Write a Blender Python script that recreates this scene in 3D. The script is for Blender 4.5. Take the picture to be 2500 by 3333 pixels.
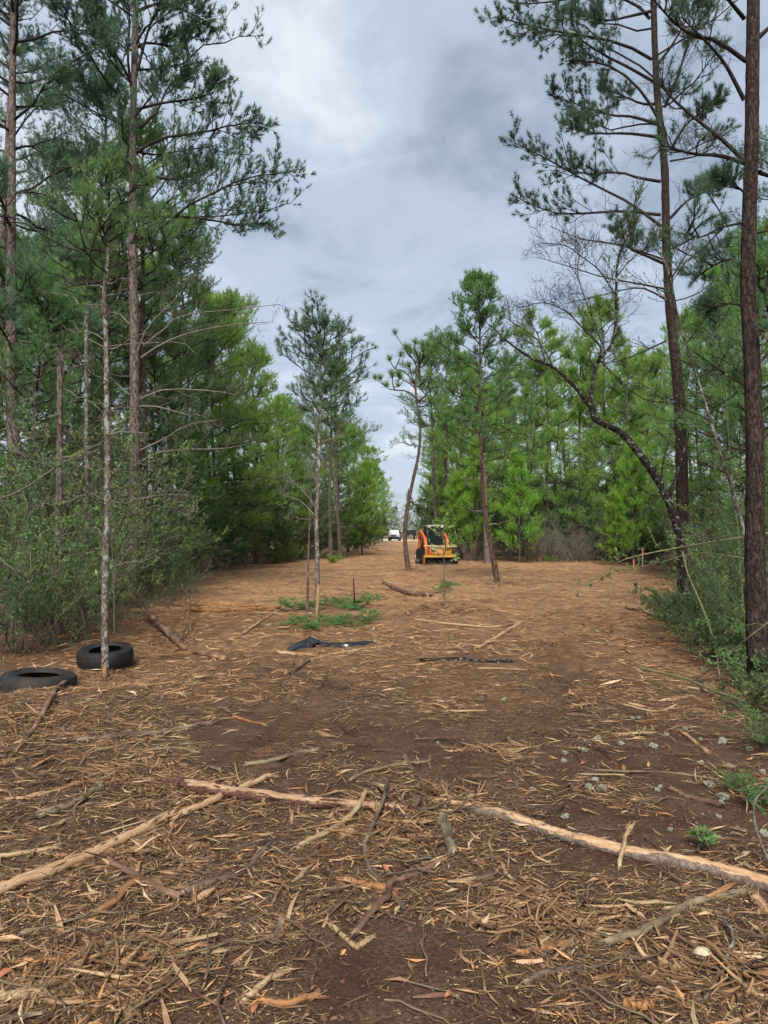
import bpy, bmesh, math
import numpy as np
from mathutils import Vector, Matrix

PI = math.pi
R = math.radians
scene = bpy.context.scene
COL = scene.collection
for o in list(bpy.data.objects):
    bpy.data.objects.remove(o)

# ------------------------------------------------------------------ camera
CAM_H, PITCH, FPX, CX, CY = 1.65, R(1.466), 2500.0, 1250.0, 1666.5
cam = bpy.data.cameras.new('camera')
cam.sensor_fit = 'HORIZONTAL'
cam.sensor_width = 36.0
cam.lens = 36.0
cam.clip_start, cam.clip_end = 0.05, 3000.0
camo = bpy.data.objects.new('camera', cam)
COL.objects.link(camo)
camo.location = (0, 0, CAM_H)
camo.rotation_euler = (R(90) + PITCH, 0, 0)
scene.camera = camo

# ------------------------------------------------------------------ sky, sun, exposure
SUN_EL, SUN_AZ = R(43), R(184)          # azimuth clockwise from +Y
world = bpy.data.worlds.new('World')
scene.world = world
world.use_nodes = True
wn, wl = world.node_tree.nodes, world.node_tree.links
wn.clear()
w_out = wn.new('ShaderNodeOutputWorld')
w_bg = wn.new('ShaderNodeBackground')
w_bg.inputs['Strength'].default_value = 0.1
w_sky = wn.new('ShaderNodeTexSky')
w_sky.sky_type = 'NISHITA'
w_sky.sun_disc = False
w_sky.sun_elevation = SUN_EL
w_sky.sun_rotation = SUN_AZ
w_tc = wn.new('ShaderNodeTexCoord')
w_sep = wn.new('ShaderNodeSeparateXYZ')
wl.new(w_tc.outputs['Generated'], w_sep.inputs[0])
w_zm = wn.new('ShaderNodeMath'); w_zm.operation = 'MAXIMUM'; w_zm.inputs[1].default_value = 0.0
wl.new(w_sep.outputs['Z'], w_zm.inputs[0])
w_za = wn.new('ShaderNodeMath'); w_za.operation = 'ADD'; w_za.inputs[1].default_value = 0.22
wl.new(w_zm.outputs[0], w_za.inputs[0])
w_dx = wn.new('ShaderNodeMath'); w_dx.operation = 'DIVIDE'
w_dy = wn.new('ShaderNodeMath'); w_dy.operation = 'DIVIDE'
wl.new(w_sep.outputs['X'], w_dx.inputs[0]); wl.new(w_za.outputs[0], w_dx.inputs[1])
wl.new(w_sep.outputs['Y'], w_dy.inputs[0]); wl.new(w_za.outputs[0], w_dy.inputs[1])
w_cmb = wn.new('ShaderNodeCombineXYZ')
wl.new(w_dx.outputs[0], w_cmb.inputs[0]); wl.new(w_dy.outputs[0], w_cmb.inputs[1])
w_map = wn.new('ShaderNodeMapping')
w_map.inputs['Location'].default_value = (3.1, 1.7, 0.4)
wl.new(w_cmb.outputs[0], w_map.inputs[0])
w_n1 = wn.new('ShaderNodeTexNoise')
w_n1.inputs['Scale'].default_value = 1.15
w_n1.inputs['Detail'].default_value = 6.0
w_n1.inputs['Roughness'].default_value = 0.55
w_n1.inputs['Distortion'].default_value = 0.35
wl.new(w_map.outputs[0], w_n1.inputs['Vector'])
w_n2 = wn.new('ShaderNodeTexNoise')
w_n2.inputs['Scale'].default_value = 3.6
w_n2.inputs['Detail'].default_value = 7.0
w_n2.inputs['Roughness'].default_value = 0.58
w_n2.inputs['Distortion'].default_value = 0.5
wl.new(w_map.outputs[0], w_n2.inputs['Vector'])
w_nm = wn.new('ShaderNodeMix'); w_nm.data_type = 'FLOAT'
w_nm.inputs['Factor'].default_value = 0.33
wl.new(w_n1.outputs['Fac'], w_nm.inputs['A']); wl.new(w_n2.outputs['Fac'], w_nm.inputs['B'])
w_ramp = wn.new('ShaderNodeValToRGB')
cr = w_ramp.color_ramp
cr.interpolation = 'EASE'
cr.elements[0].position = 0.375; cr.elements[0].color = (0.32, 0.385, 0.485, 1)
cr.elements[1].position = 0.645; cr.elements[1].color = (0.84, 0.885, 0.945, 1)
e = cr.elements.new(0.5); e.color = (0.52, 0.60, 0.725, 1)
wl.new(w_nm.outputs['Result'], w_ramp.inputs[0])
w_mul = wn.new('ShaderNodeMix'); w_mul.data_type = 'RGBA'; w_mul.blend_type = 'MULTIPLY'
w_mul.inputs['Factor'].default_value = 1.0
wl.new(w_ramp.outputs[0], w_mul.inputs['A'])
w_mul.inputs['B'].default_value = (2.5, 2.5, 2.5, 1)
w_mix = wn.new('ShaderNodeMix'); w_mix.data_type = 'RGBA'
w_mix.inputs['Factor'].default_value = 0.95
wl.new(w_sky.outputs[0], w_mix.inputs['A'])
wl.new(w_mul.outputs['Result'], w_mix.inputs['B'])
wl.new(w_mix.outputs['Result'], w_bg.inputs['Color'])
wl.new(w_bg.outputs[0], w_out.inputs[0])

sun = bpy.data.lights.new('sun', 'SUN')
sun.energy = 1.5
sun.angle = R(18)
sun.color = (1.0, 0.95, 0.87)
suno = bpy.data.objects.new('sun', sun)
COL.objects.link(suno)
sd = Vector((math.cos(SUN_EL) * math.sin(SUN_AZ), math.cos(SUN_EL) * math.cos(SUN_AZ), math.sin(SUN_EL)))
suno.rotation_euler = sd.to_track_quat('Z', 'Y').to_euler()
suno.location = (0, 0, 40)

vs = scene.view_settings
vs.view_transform = 'Standard'
vs.look = 'None'
vs.gamma = 1.0
vs.exposure = 2.0
vs.use_curve_mapping = False
cy = scene.cycles
cy.use_denoising = True
cy.use_adaptive_sampling = True
cy.adaptive_threshold = 0.03
cy.adaptive_min_samples = 24
cy.max_bounces = 4
cy.diffuse_bounces = 3
cy.glossy_bounces = 2
cy.transmission_bounces = 2
cy.caustics_reflective = False
cy.caustics_refractive = False

# ------------------------------------------------------------------ helpers
def Pt(px, py, Y):
    """point at depth Y (metres ahead of the camera) seen at photo position (px, py)"""
    u = (CY - py) / FPX
    x = (px - CX) / FPX
    y = math.cos(PITCH) - math.sin(PITCH) * u
    z = math.sin(PITCH) + math.cos(PITCH) * u
    k = Y / y
    return np.array([x * k, Y, CAM_H + z * k])

def hash2(ix, iy, seed):
    n = (ix.astype(np.int64) * 374761393 + iy.astype(np.int64) * 668265263 + seed * 982451653) & 0x7fffffff
    n = ((n ^ (n >> 13)) * 1274126177) & 0x7fffffff
    n = n ^ (n >> 16)
    return (n & 0xffff) / 65535.0

def vnoise(x, y, seed=0):
    x = np.asarray(x, float); y = np.asarray(y, float)
    xi = np.floor(x); yi = np.floor(y)
    fx = x - xi; fy = y - yi
    fx = fx * fx * (3 - 2 * fx); fy = fy * fy * (3 - 2 * fy)
    xi = xi.astype(np.int64); yi = yi.astype(np.int64)
    a = hash2(xi, yi, seed); b = hash2(xi + 1, yi, seed)
    c = hash2(xi, yi + 1, seed); d = hash2(xi + 1, yi + 1, seed)
    return (a * (1 - fx) + b * fx) * (1 - fy) + (c * (1 - fx) + d * fx) * fy

def fbm(x, y, octv, seed=0):
    s = 0; a = 1; t = 0
    for i in range(octv):
        s = s + a * vnoise(x * 2 ** i, y * 2 ** i, seed + i * 17)
        t += a; a *= 0.5
    return s / t - 0.5

def flat(px, py):
    u = (CY - py) / FPX
    z = math.sin(PITCH) + math.cos(PITCH) * u
    y = math.cos(PITCH) - math.sin(PITCH) * u
    k = -CAM_H / z
    return np.array([(px - CX) / FPX * k, y * k])

RUTS = [[flat(1900, 2080), flat(1850, 2150), flat(1790, 2250), flat(1740, 2400)],
        [flat(1130, 2200), flat(1010, 2310), flat(900, 2420), flat(820, 2520)],
        [flat(1650, 2250), flat(1560, 2420), flat(1500, 2560)]]

def rut(x, y):
    out = np.zeros_like(x)
    for line in RUTS:
        s0 = 0.0
        for a, b in zip(line[:-1], line[1:]):
            L = np.hypot(*(b - a)); t = (b - a) / L
            s = (x - a[0]) * t[0] + (y - a[1]) * t[1]
            q = np.abs(-(x - a[0]) * t[1] + (y - a[1]) * t[0])
            inside = ((s > 0) & (s < L)) * np.clip((0.21 - q) / 0.04, 0, 1)
            out += inside * (-0.048 + 0.028 * np.sin((s + s0) * 2 * PI / 0.11))
            s0 += L
    return out

def gz(x, y):
    x = np.asarray(x, float); y = np.asarray(y, float)
    z = 0.10 * fbm(x * 0.33, y * 0.33, 2, 3) + 0.075 * fbm(x * 1.3, y * 1.3, 3, 5)
    near = np.clip(1 - y / 26.0, 0, 1)
    z = z + near * 0.05 * fbm(x * 6.0, y * 6.0, 3, 9)
    z = z + 0.26 * np.exp(-((x - 1.25) / 1.1) ** 2 - ((y - 14.4) / 0.9) ** 2)
    z = z + 0.16 * np.exp(-((x - 1.0) / 1.2) ** 2 - ((y - 30.0) / 1.2) ** 2)
    z = z + 0.13 * np.exp(-((x - 0.62) / 0.35) ** 2 - ((y - 5.3) / 0.45) ** 2)
    z = z + 0.10 * np.exp(-((x + 3.1) / 0.9) ** 2 - ((y - 7.2) / 0.8) ** 2)
    z = z + rut(x, y)
    far = np.clip((y - 45) / 40, 0, 1)
    return z * (1 - 0.6 * far)

def g1(x, y):
    return float(gz(np.array([x]), np.array([y]))[0])

def Gp(px, py, up=0.0):
    """ground point under photo position (px, py)"""
    q = flat(px, py)
    return np.array([q[0], q[1], g1(q[0], q[1]) + up])

def nrm(v):
    return v / np.maximum(np.linalg.norm(v, axis=-1, keepdims=True), 1e-9)

def smooth_path(pts, K):
    """Catmull-Rom through control points, K samples"""
    p = np.asarray(pts, float)
    if len(p) == 2:
        t = np.linspace(0, 1, K)[:, None]
        return p[0] * (1 - t) + p[1] * t
    q = np.vstack([2 * p[0] - p[1], p, 2 * p[-1] - p[-2]])
    n = len(p) - 1
    s = np.linspace(0, n - 1e-6, K)
    i = np.floor(s).astype(int); f = (s - i)[:, None]
    a, b, c, d = q[i], q[i + 1], q[i + 2], q[i + 3]
    return 0.5 * (2 * b + (c - a) * f + (2 * a - 5 * b + 4 * c - d) * f ** 2 + (3 * b - a - 3 * c + d) * f ** 3)

class MB:
    def __init__(self):
        self.v, self.f, self.t, self.r, self.n = [], [], [], [], 0
    def add(self, V, F, tint=None, rest=None):
        V = np.asarray(V, float).reshape(-1, 3)
        F = np.asarray(F, np.int64)
        self.v.append(V); self.f.append(F + self.n)
        n = len(V)
        if tint is None: tint = np.full(n, 0.5)
        self.t.append(np.broadcast_to(np.asarray(tint, float), (n,)))
        self.r.append(V if rest is None else np.asarray(rest, float).reshape(-1, 3))
        self.n += n
    def tubes(self, P, Rad, S=5, cap=False, tint=None):
        P = np.asarray(P, float); Rad = np.asarray(Rad, float)
        if P.ndim == 2: P = P[None]
        N, K, _ = P.shape
        if Rad.ndim == 1: Rad = np.broadcast_to(Rad, (N, K))
        T = nrm(np.gradient(P, axis=1))
        mean = nrm(P[:, -1] - P[:, 0])
        ref = np.where(np.abs(mean[:, 2:3]) > 0.75, np.array([[1.0, 0.13, 0]]), np.array([[0.07, 0.05, 1.0]]))
        U = nrm(np.cross(T, ref[:, None, :])); W = np.cross(T, U)
        th = np.arange(S) * 2 * PI / S
        c, s = np.cos(th), np.sin(th)
        rr = Rad[:, :, None] if Rad.ndim == 2 else Rad
        V = P[:, :, None, :] + rr[..., None] * (c[None, None, :, None] * U[:, :, None, :] + s[None, None, :, None] * W[:, :, None, :])
        seg = np.linalg.norm(np.diff(P, axis=1), axis=2)
        sl = np.concatenate([np.zeros((N, 1)), np.cumsum(seg, 1)], 1)
        rr_b = np.broadcast_to(rr, (N, K, S))
        rest = np.stack([rr_b * c, rr_b * s, np.broadcast_to(sl[:, :, None], (N, K, S))], -1)
        rest = rest + (np.arange(N) * 1.37)[:, None, None, None]
        idx = np.arange(N * K * S).reshape(N, K, S)
        a = idx[:, :-1]; b = idx[:, 1:]
        F = np.stack([a, np.roll(a, -1, 2), np.roll(b, -1, 2), b], -1).reshape(-1, 4)
        tt = None if tint is None else np.repeat(np.broadcast_to(tint, (N,)), K * S)
        base = self.n
        self.add(V, F, tt, rest)
        if cap:
            for k, rev in ((0, False), (K - 1, True)):
                ring = idx[:, k, :]
                cen = P[:, k]
                off = self.n
                self.add(cen, np.zeros((0, 3), int), None if tint is None else np.broadcast_to(tint, (N,)), rest[:, k].mean(1))
                for i in range(N):
                    r0 = ring[i] + base
                    tri = np.stack([r0, np.roll(r0, 1), np.full(S, off + i)], -1)
                    self.f.append(tri if not rev else tri[:, ::-1])
    def build(self, name, mat, parent=None, origin=(0, 0, 0), smooth=True):
        me = mesh_from(self, name, origin, smooth)
        me.materials.append(mat)
        return link(name, me, parent, origin if parent is None else None)

def mesh_from(mb, name, origin=(0, 0, 0), smooth=True):
    V = np.concatenate(mb.v) - np.asarray(origin, float)
    me = bpy.data.meshes.new(name)
    me.vertices.add(len(V))
    me.vertices.foreach_set('co', V.astype(np.float32).ravel())
    fs = [f for f in mb.f if len(f)]
    loops = np.concatenate([f.ravel() for f in fs])
    sizes = np.concatenate([np.full(len(f), f.shape[1]) for f in fs])
    starts = np.concatenate([[0], np.cumsum(sizes)[:-1]])
    me.loops.add(len(loops))
    me.loops.foreach_set('vertex_index', loops.astype(np.int32))
    me.polygons.add(len(sizes))
    me.polygons.foreach_set('loop_start', starts.astype(np.int32))
    me.polygons.foreach_set('use_smooth', np.full(len(sizes), bool(smooth)))
    at = me.attributes.new('tint', 'FLOAT', 'POINT')
    at.data.foreach_set('value', np.concatenate(mb.t).astype(np.float32))
    ar = me.attributes.new('rest', 'FLOAT_VECTOR', 'POINT')
    ar.data.foreach_set('vector', np.concatenate(mb.r).astype(np.float32).ravel())
    me.update(calc_edges=True)
    me.validate()
    return me

def link(name, me, parent=None, loc=None):
    o = bpy.data.objects.new(name, me)
    COL.objects.link(o)
    if parent is not None: o.parent = parent
    if loc is not None: o.location = loc
    return o

def tag(o, label, cat, group=None, kind=None):
    if label: o['label'] = label
    if cat: o['category'] = cat
    if group: o['group'] = group
    if kind: o['kind'] = kind
    return o

def empty(name, loc, label, cat, group=None, rz=0.0):
    o = bpy.data.objects.new(name, None)
    COL.objects.link(o)
    o.location = loc
    o.rotation_euler = (0, 0, rz)
    o.empty_display_size = 0.2
    return tag(o, label, cat, group)

def copy_tree(o, parent=None):
    c = o.copy()
    COL.objects.link(c)
    c.parent = parent
    for ch in list(o.children):
        copy_tree(ch, c)
    return c

# ------------------------------------------------------------------ materials
def new_mat(name):
    m = bpy.data.materials.new(name)
    m.use_nodes = True
    nt = m.node_tree
    nt.nodes.clear()
    out = nt.nodes.new('ShaderNodeOutputMaterial')
    return m, nt.nodes, nt.links, out

def node(n, t, **kw):
    x = n.new(t)
    for k, v in kw.items():
        if hasattr(x, k): setattr(x, k, v)
        else: x.inputs[k].default_value = v
    return x

def ramp(n, stops, interp='LINEAR'):
    r = n.new('ShaderNodeValToRGB')
    c = r.color_ramp
    c.interpolation = interp
    c.elements[0].position = stops[0][0]; c.elements[0].color = (*stops[0][1], 1)
    c.elements[1].position = stops[-1][0]; c.elements[1].color = (*stops[-1][1], 1)
    for p, col in stops[1:-1]:
        e = c.elements.new(p); e.color = (*col, 1)
    return r

def attr(n, name):
    a = n.new('ShaderNodeAttribute'); a.attribute_name = name
    return a

def plain(name, col, rough=0.6, metal=0.0, var=0.25, scale=8.0, spec=0.4, dirt=None):
    m, n, l, out = new_mat(name)
    b = node(n, 'ShaderNodeBsdfPrincipled', **{'Roughness': rough, 'Metallic': metal, 'Specular IOR Level': spec})
    tc = n.new('ShaderNodeTexCoord')
    nz = node(n, 'ShaderNodeTexNoise', **{'Scale': scale, 'Detail': 5.0})
    l.new(tc.outputs['Object'], nz.inputs['Vector'])
    d = tuple(c * (1 - var) for c in col) if dirt is None else dirt
    r = ramp(n, [(0.33, d), (0.6, col)])
    l.new(nz.outputs['Fac'], r.inputs[0])
    l.new(r.outputs[0], b.inputs['Base Color'])
    l.new(b.outputs[0], out.inputs[0])
    return m

def foliage(name, dark, light, trans=0.35, rough=0.55, vary=0.35, hue=0.03):
    m, n, l, out = new_mat(name)
    a = attr(n, 'tint')
    r = ramp(n, [(0.0, dark), (1.0, light)])
    l.new(a.outputs['Fac'], r.inputs[0])
    oi = n.new('ShaderNodeObjectInfo')
    hs = n.new('ShaderNodeHueSaturation')
    mr = node(n, 'ShaderNodeMapRange'); mr.inputs[3].default_value = 1 - vary; mr.inputs[4].default_value = 1 + vary
    l.new(oi.outputs['Random'], mr.inputs[0]); l.new(mr.outputs[0], hs.inputs['Value'])
    mh = node(n, 'ShaderNodeMapRange'); mh.inputs[3].default_value = 0.5 - hue; mh.inputs[4].default_value = 0.5 + hue
    l.new(oi.outputs['Random'], mh.inputs[0]); l.new(mh.outputs[0], hs.inputs['Hue'])
    l.new(r.outputs[0], hs.inputs['Color'])
    b = node(n, 'ShaderNodeBsdfPrincipled', **{'Roughness': rough, 'Specular IOR Level': 0.35})
    t = n.new('ShaderNodeBsdfTranslucent')
    l.new(hs.outputs[0], b.inputs['Base Color']); l.new(hs.outputs[0], t.inputs['Color'])
    mx = n.new('ShaderNodeMixShader'); mx.inputs[0].default_value = trans
    l.new(b.outputs[0], mx.inputs[1]); l.new(t.outputs[0], mx.inputs[2])
    l.new(mx.outputs[0], out.inputs[0])
    return m

def bark(name, c0, c1, c2, plate=14.0, bump=0.6, patch=None, patch_at=0.58, patch_scale=7.0, stretch=0.35):
    """plated bark on the 'rest' coordinates of a tube; patch = colour of lichen / bare wood patches"""
    m, n, l, out = new_mat(name)
    a = attr(n, 'rest')
    mp = n.new('ShaderNodeMapping'); mp.inputs['Scale'].default_value = (1, 1, stretch)
    l.new(a.outputs['Vector'], mp.inputs[0])
    vo = node(n, 'ShaderNodeTexVoronoi', **{'Scale': plate}); vo.feature = 'DISTANCE_TO_EDGE'
    nz0 = node(n, 'ShaderNodeTexNoise', **{'Scale': plate * 1.3, 'Detail': 3.0})
    l.new(mp.outputs[0], nz0.inputs['Vector'])
    mixv = n.new('ShaderNodeMix'); mixv.data_type = 'VECTOR'; mixv.inputs['Factor'].default_value = 0.12
    l.new(mp.outputs[0], mixv.inputs['A']); l.new(nz0.outputs['Color'], mixv.inputs['B'])
    l.new(mixv.outputs['Result'], vo.inputs['Vector'])
    nz = node(n, 'ShaderNodeTexNoise', **{'Scale': plate * 2.2, 'Detail': 6.0, 'Roughness': 0.65})
    l.new(mp.outputs[0], nz.inputs['Vector'])
    r = ramp(n, [(0.3, c0), (0.5, c1), (0.72, c2)])
    l.new(nz.outputs['Fac'], r.inputs[0])
    edge = node(n, 'ShaderNodeMapRange'); edge.inputs[2].default_value = 0.12
    l.new(vo.outputs['Distance'], edge.inputs[0])
    mx = n.new('ShaderNodeMix'); mx.data_type = 'RGBA'
    mx.inputs['A'].default_value = (*[c * 0.6 for c in c0], 1)
    l.new(edge.outputs[0], mx.inputs['Factor']); l.new(r.outputs[0], mx.inputs['B'])
    col = mx.outputs['Result']
    if patch is not None:
        nl = node(n, 'ShaderNodeTexNoise', **{'Scale': patch_scale, 'Detail': 6.0, 'Roughness': 0.7})
        l.new(a.outputs['Vector'], nl.inputs['Vector'])
        rl = ramp(n, [(patch_at, (0, 0, 0)), (patch_at + 0.04, (1, 1, 1))])
        l.new(nl.outputs['Fac'], rl.inputs[0])
        mp2 = n.new('ShaderNodeMix'); mp2.data_type = 'RGBA'
        l.new(rl.outputs[0], mp2.inputs['Factor']); l.new(col, mp2.inputs['A'])
        pr = ramp(n, [(0.35, tuple(c * 0.6 for c in patch)), (0.65, patch)])
        l.new(nz.outputs['Fac'], pr.inputs[0]); l.new(pr.outputs[0], mp2.inputs['B'])
        col = mp2.outputs['Result']
    b = node(n, 'ShaderNodeBsdfPrincipled', **{'Roughness': 0.9, 'Specular IOR Level': 0.15})
    l.new(col, b.inputs['Base Color'])
    ad = n.new('ShaderNodeMath'); ad.operation = 'ADD'
    l.new(edge.outputs[0], ad.inputs[0]); l.new(nz.outputs['Fac'], ad.inputs[1])
    bp = node(n, 'ShaderNodeBump', **{'Strength': bump, 'Distance': 0.012})
    l.new(ad.outputs[0], bp.inputs['Height']); l.new(bp.outputs[0], b.inputs['Normal'])
    l.new(b.outputs[0], out.inputs[0])
    return m

def wood(name, stops, grain=60.0, bump=0.4):
    """fibrous torn wood: colour streaks along the length of a tube"""
    m, n, l, out = new_mat(name)
    a = attr(n, 'rest')
    mp = n.new('ShaderNodeMapping'); mp.inputs['Scale'].default_value = (1, 1, 0.06)
    l.new(a.outputs['Vector'], mp.inputs[0])
    nz = node(n, 'ShaderNodeTexNoise', **{'Scale': grain, 'Detail': 5.0, 'Roughness': 0.6})
    l.new(mp.outputs[0], nz.inputs['Vector'])
    mp2 = n.new('ShaderNodeMapping'); mp2.inputs['Scale'].default_value = (1, 1, 0.35)
    l.new(a.outputs['Vector'], mp2.inputs[0])
    nb = node(n, 'ShaderNodeTexNoise', **{'Scale': 11.0, 'Detail': 5.0, 'Roughness': 0.6})
    l.new(mp2.outputs[0], nb.inputs['Vector'])
    ad = n.new('ShaderNodeMath'); ad.operation = 'MULTIPLY_ADD'; ad.inputs[1].default_value = 0.35
    l.new(nz.outputs['Fac'], ad.inputs[0])
    sc = n.new('ShaderNodeMath'); sc.operation = 'MULTIPLY'; sc.inputs[1].default_value = 0.65
    l.new(nb.outputs['Fac'], sc.inputs[0]); l.new(sc.outputs[0], ad.inputs[2])
    r = ramp(n, stops)
    l.new(ad.outputs[0], r.inputs[0])
    b = node(n, 'ShaderNodeBsdfPrincipled', **{'Roughness': 0.85, 'Specular IOR Level': 0.2})
    l.new(r.outputs[0], b.inputs['Base Color'])
    bp = node(n, 'ShaderNodeBump', **{'Strength': bump, 'Distance': 0.006})
    l.new(nz.outputs['Fac'], bp.inputs['Height']); l.new(bp.outputs[0], b.inputs['Normal'])
    l.new(b.outputs[0], out.inputs[0])
    return m

def tinted(name, stops, rough=0.85, hue_from_object=False):
    """loose pieces coloured by their own tint"""
    m, n, l, out = new_mat(name)
    a = attr(n, 'tint')
    r = ramp(n, stops)
    if hue_from_object:
        oi = n.new('ShaderNodeObjectInfo')
        l.new(oi.outputs['Random'], r.inputs[0])
    else:
        l.new(a.outputs['Fac'], r.inputs[0])
    tc = n.new('ShaderNodeTexCoord')
    nz = node(n, 'ShaderNodeTexNoise', **{'Scale': 40.0, 'Detail': 3.0})
    l.new(tc.outputs['Object'], nz.inputs['Vector'])
    mr = node(n, 'ShaderNodeMapRange'); mr.inputs[3].default_value = 0.6; mr.inputs[4].default_value = 1.35
    l.new(nz.outputs['Fac'], mr.inputs[0])
    hs = n.new('ShaderNodeHueSaturation')
    l.new(mr.outputs[0], hs.inputs['Value']); l.new(r.outputs[0], hs.inputs['Color'])
    b = node(n, 'ShaderNodeBsdfPrincipled', **{'Roughness': rough, 'Specular IOR Level': 0.2})
    l.new(hs.outputs[0], b.inputs['Base Color'])
    l.new(b.outputs[0], out.inputs[0])
    return m

M = {}
M['bark_grey'] = bark('bark_grey', (0.06, 0.042, 0.038), (0.16, 0.12, 0.108), (0.30, 0.25, 0.23), plate=16)
M['bark_red'] = bark('bark_red', (0.018, 0.012, 0.011), (0.046, 0.030, 0.026), (0.095, 0.068, 0.060), plate=18)
M['bark_warm'] = bark('bark_warm', (0.045, 0.027, 0.022), (0.115, 0.072, 0.058), (0.20, 0.145, 0.122), plate=14)
M['bark_lichen'] = bark('bark_lichen', (0.012, 0.010, 0.009), (0.027, 0.022, 0.019), (0.05, 0.044, 0.038), plate=22,
                        patch=(0.25, 0.28, 0.23), patch_at=0.55, patch_scale=16)
M['bark_pale'] = bark('bark_pale', (0.06, 0.045, 0.038), (0.16, 0.12, 0.10), (0.30, 0.25, 0.22), plate=24,
                      patch=(0.36, 0.35, 0.32), patch_at=0.53, patch_scale=12)
M['bark_far'] = bark('bark_far', (0.05, 0.035, 0.03), (0.10, 0.075, 0.065), (0.17, 0.14, 0.125), plate=12, bump=0.3)
M['limb'] = bark('limb', (0.02, 0.015, 0.013), (0.042, 0.033, 0.029), (0.085, 0.070, 0.062), plate=30, bump=0.3)
M['dead_limb'] = bark('dead_limb', (0.10, 0.085, 0.068), (0.20, 0.175, 0.145), (0.34, 0.31, 0.265), plate=30, bump=0.3)
M['twig'] = bark('twig', (0.07, 0.06, 0.045), (0.14, 0.125, 0.09), (0.24, 0.23, 0.17), plate=40, bump=0.2)
M['green_stem'] = bark('green_stem', (0.12, 0.125, 0.055), (0.20, 0.205, 0.095), (0.30, 0.30, 0.16), plate=30, bump=0.2)
M['needle_dark'] = foliage('needle_dark', (0.055, 0.112, 0.066), (0.19, 0.30, 0.175), vary=0.10, hue=0.01, trans=0.46)
M['needle_mid'] = foliage('needle_mid', (0.078, 0.170, 0.056), (0.25, 0.41, 0.145), vary=0.10, hue=0.012, trans=0.5)
M['needle_bright'] = foliage('needle_bright', (0.135, 0.265, 0.050), (0.39, 0.58, 0.15), vary=0.12, hue=0.014, trans=0.54)
M['needle_lime'] = foliage('needle_lime', (0.15, 0.28, 0.035), (0.37, 0.56, 0.10), vary=0.12, hue=0.018, trans=0.52)
M['leaf_dark'] = foliage('leaf_dark', (0.062, 0.110, 0.036), (0.20, 0.30, 0.11), vary=0.22, hue=0.025, rough=0.45, trans=0.42)
M['leaf_olive'] = foliage('leaf_olive', (0.100, 0.148, 0.038), (0.27, 0.36, 0.12), vary=0.22, hue=0.025, trans=0.42)
M['leaf_grey'] = foliage('leaf_grey', (0.12, 0.13, 0.08), (0.28, 0.30, 0.20), vary=0.2, hue=0.02)
M['leaf_pale'] = foliage('leaf_pale', (0.14, 0.24, 0.07), (0.30, 0.42, 0.16), vary=0.1, hue=0.01)
M['leaf_big'] = foliage('leaf_big', (0.16, 0.25, 0.13), (0.34, 0.46, 0.28), vary=0.1, hue=0.01)
M['wood_tan'] = wood('wood_tan', [(0.36, (0.12, 0.066, 0.036)), (0.48, (0.31, 0.185, 0.098)), (0.64, (0.48, 0.325, 0.195))])
M['wood_straw'] = wood('wood_straw', [(0.36, (0.13, 0.085, 0.046)), (0.48, (0.29, 0.20, 0.108)), (0.64, (0.46, 0.355, 0.215))])
M['wood_orange'] = wood('wood_orange', [(0.38, (0.075, 0.036, 0.022)), (0.49, (0.25, 0.118, 0.050)), (0.66, (0.45, 0.255, 0.115))])
M['bark_branch'] = wood('bark_branch', [(0.36, (0.03, 0.020, 0.015)), (0.47, (0.09, 0.060, 0.042)), (0.56, (0.17, 0.122, 0.084)), (0.64, (0.36, 0.25, 0.155))])
M['branch_mossy'] = wood('branch_mossy', [(0.36, (0.05, 0.036, 0.022)), (0.47, (0.13, 0.098, 0.060)), (0.56, (0.22, 0.175, 0.110)), (0.66, (0.33, 0.29, 0.21))])
M['bark_reddish'] = wood('bark_reddish', [(0.36, (0.042, 0.023, 0.016)), (0.47, (0.115, 0.064, 0.042)), (0.56, (0.20, 0.120, 0.078)), (0.64, (0.40, 0.235, 0.125))])
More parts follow.
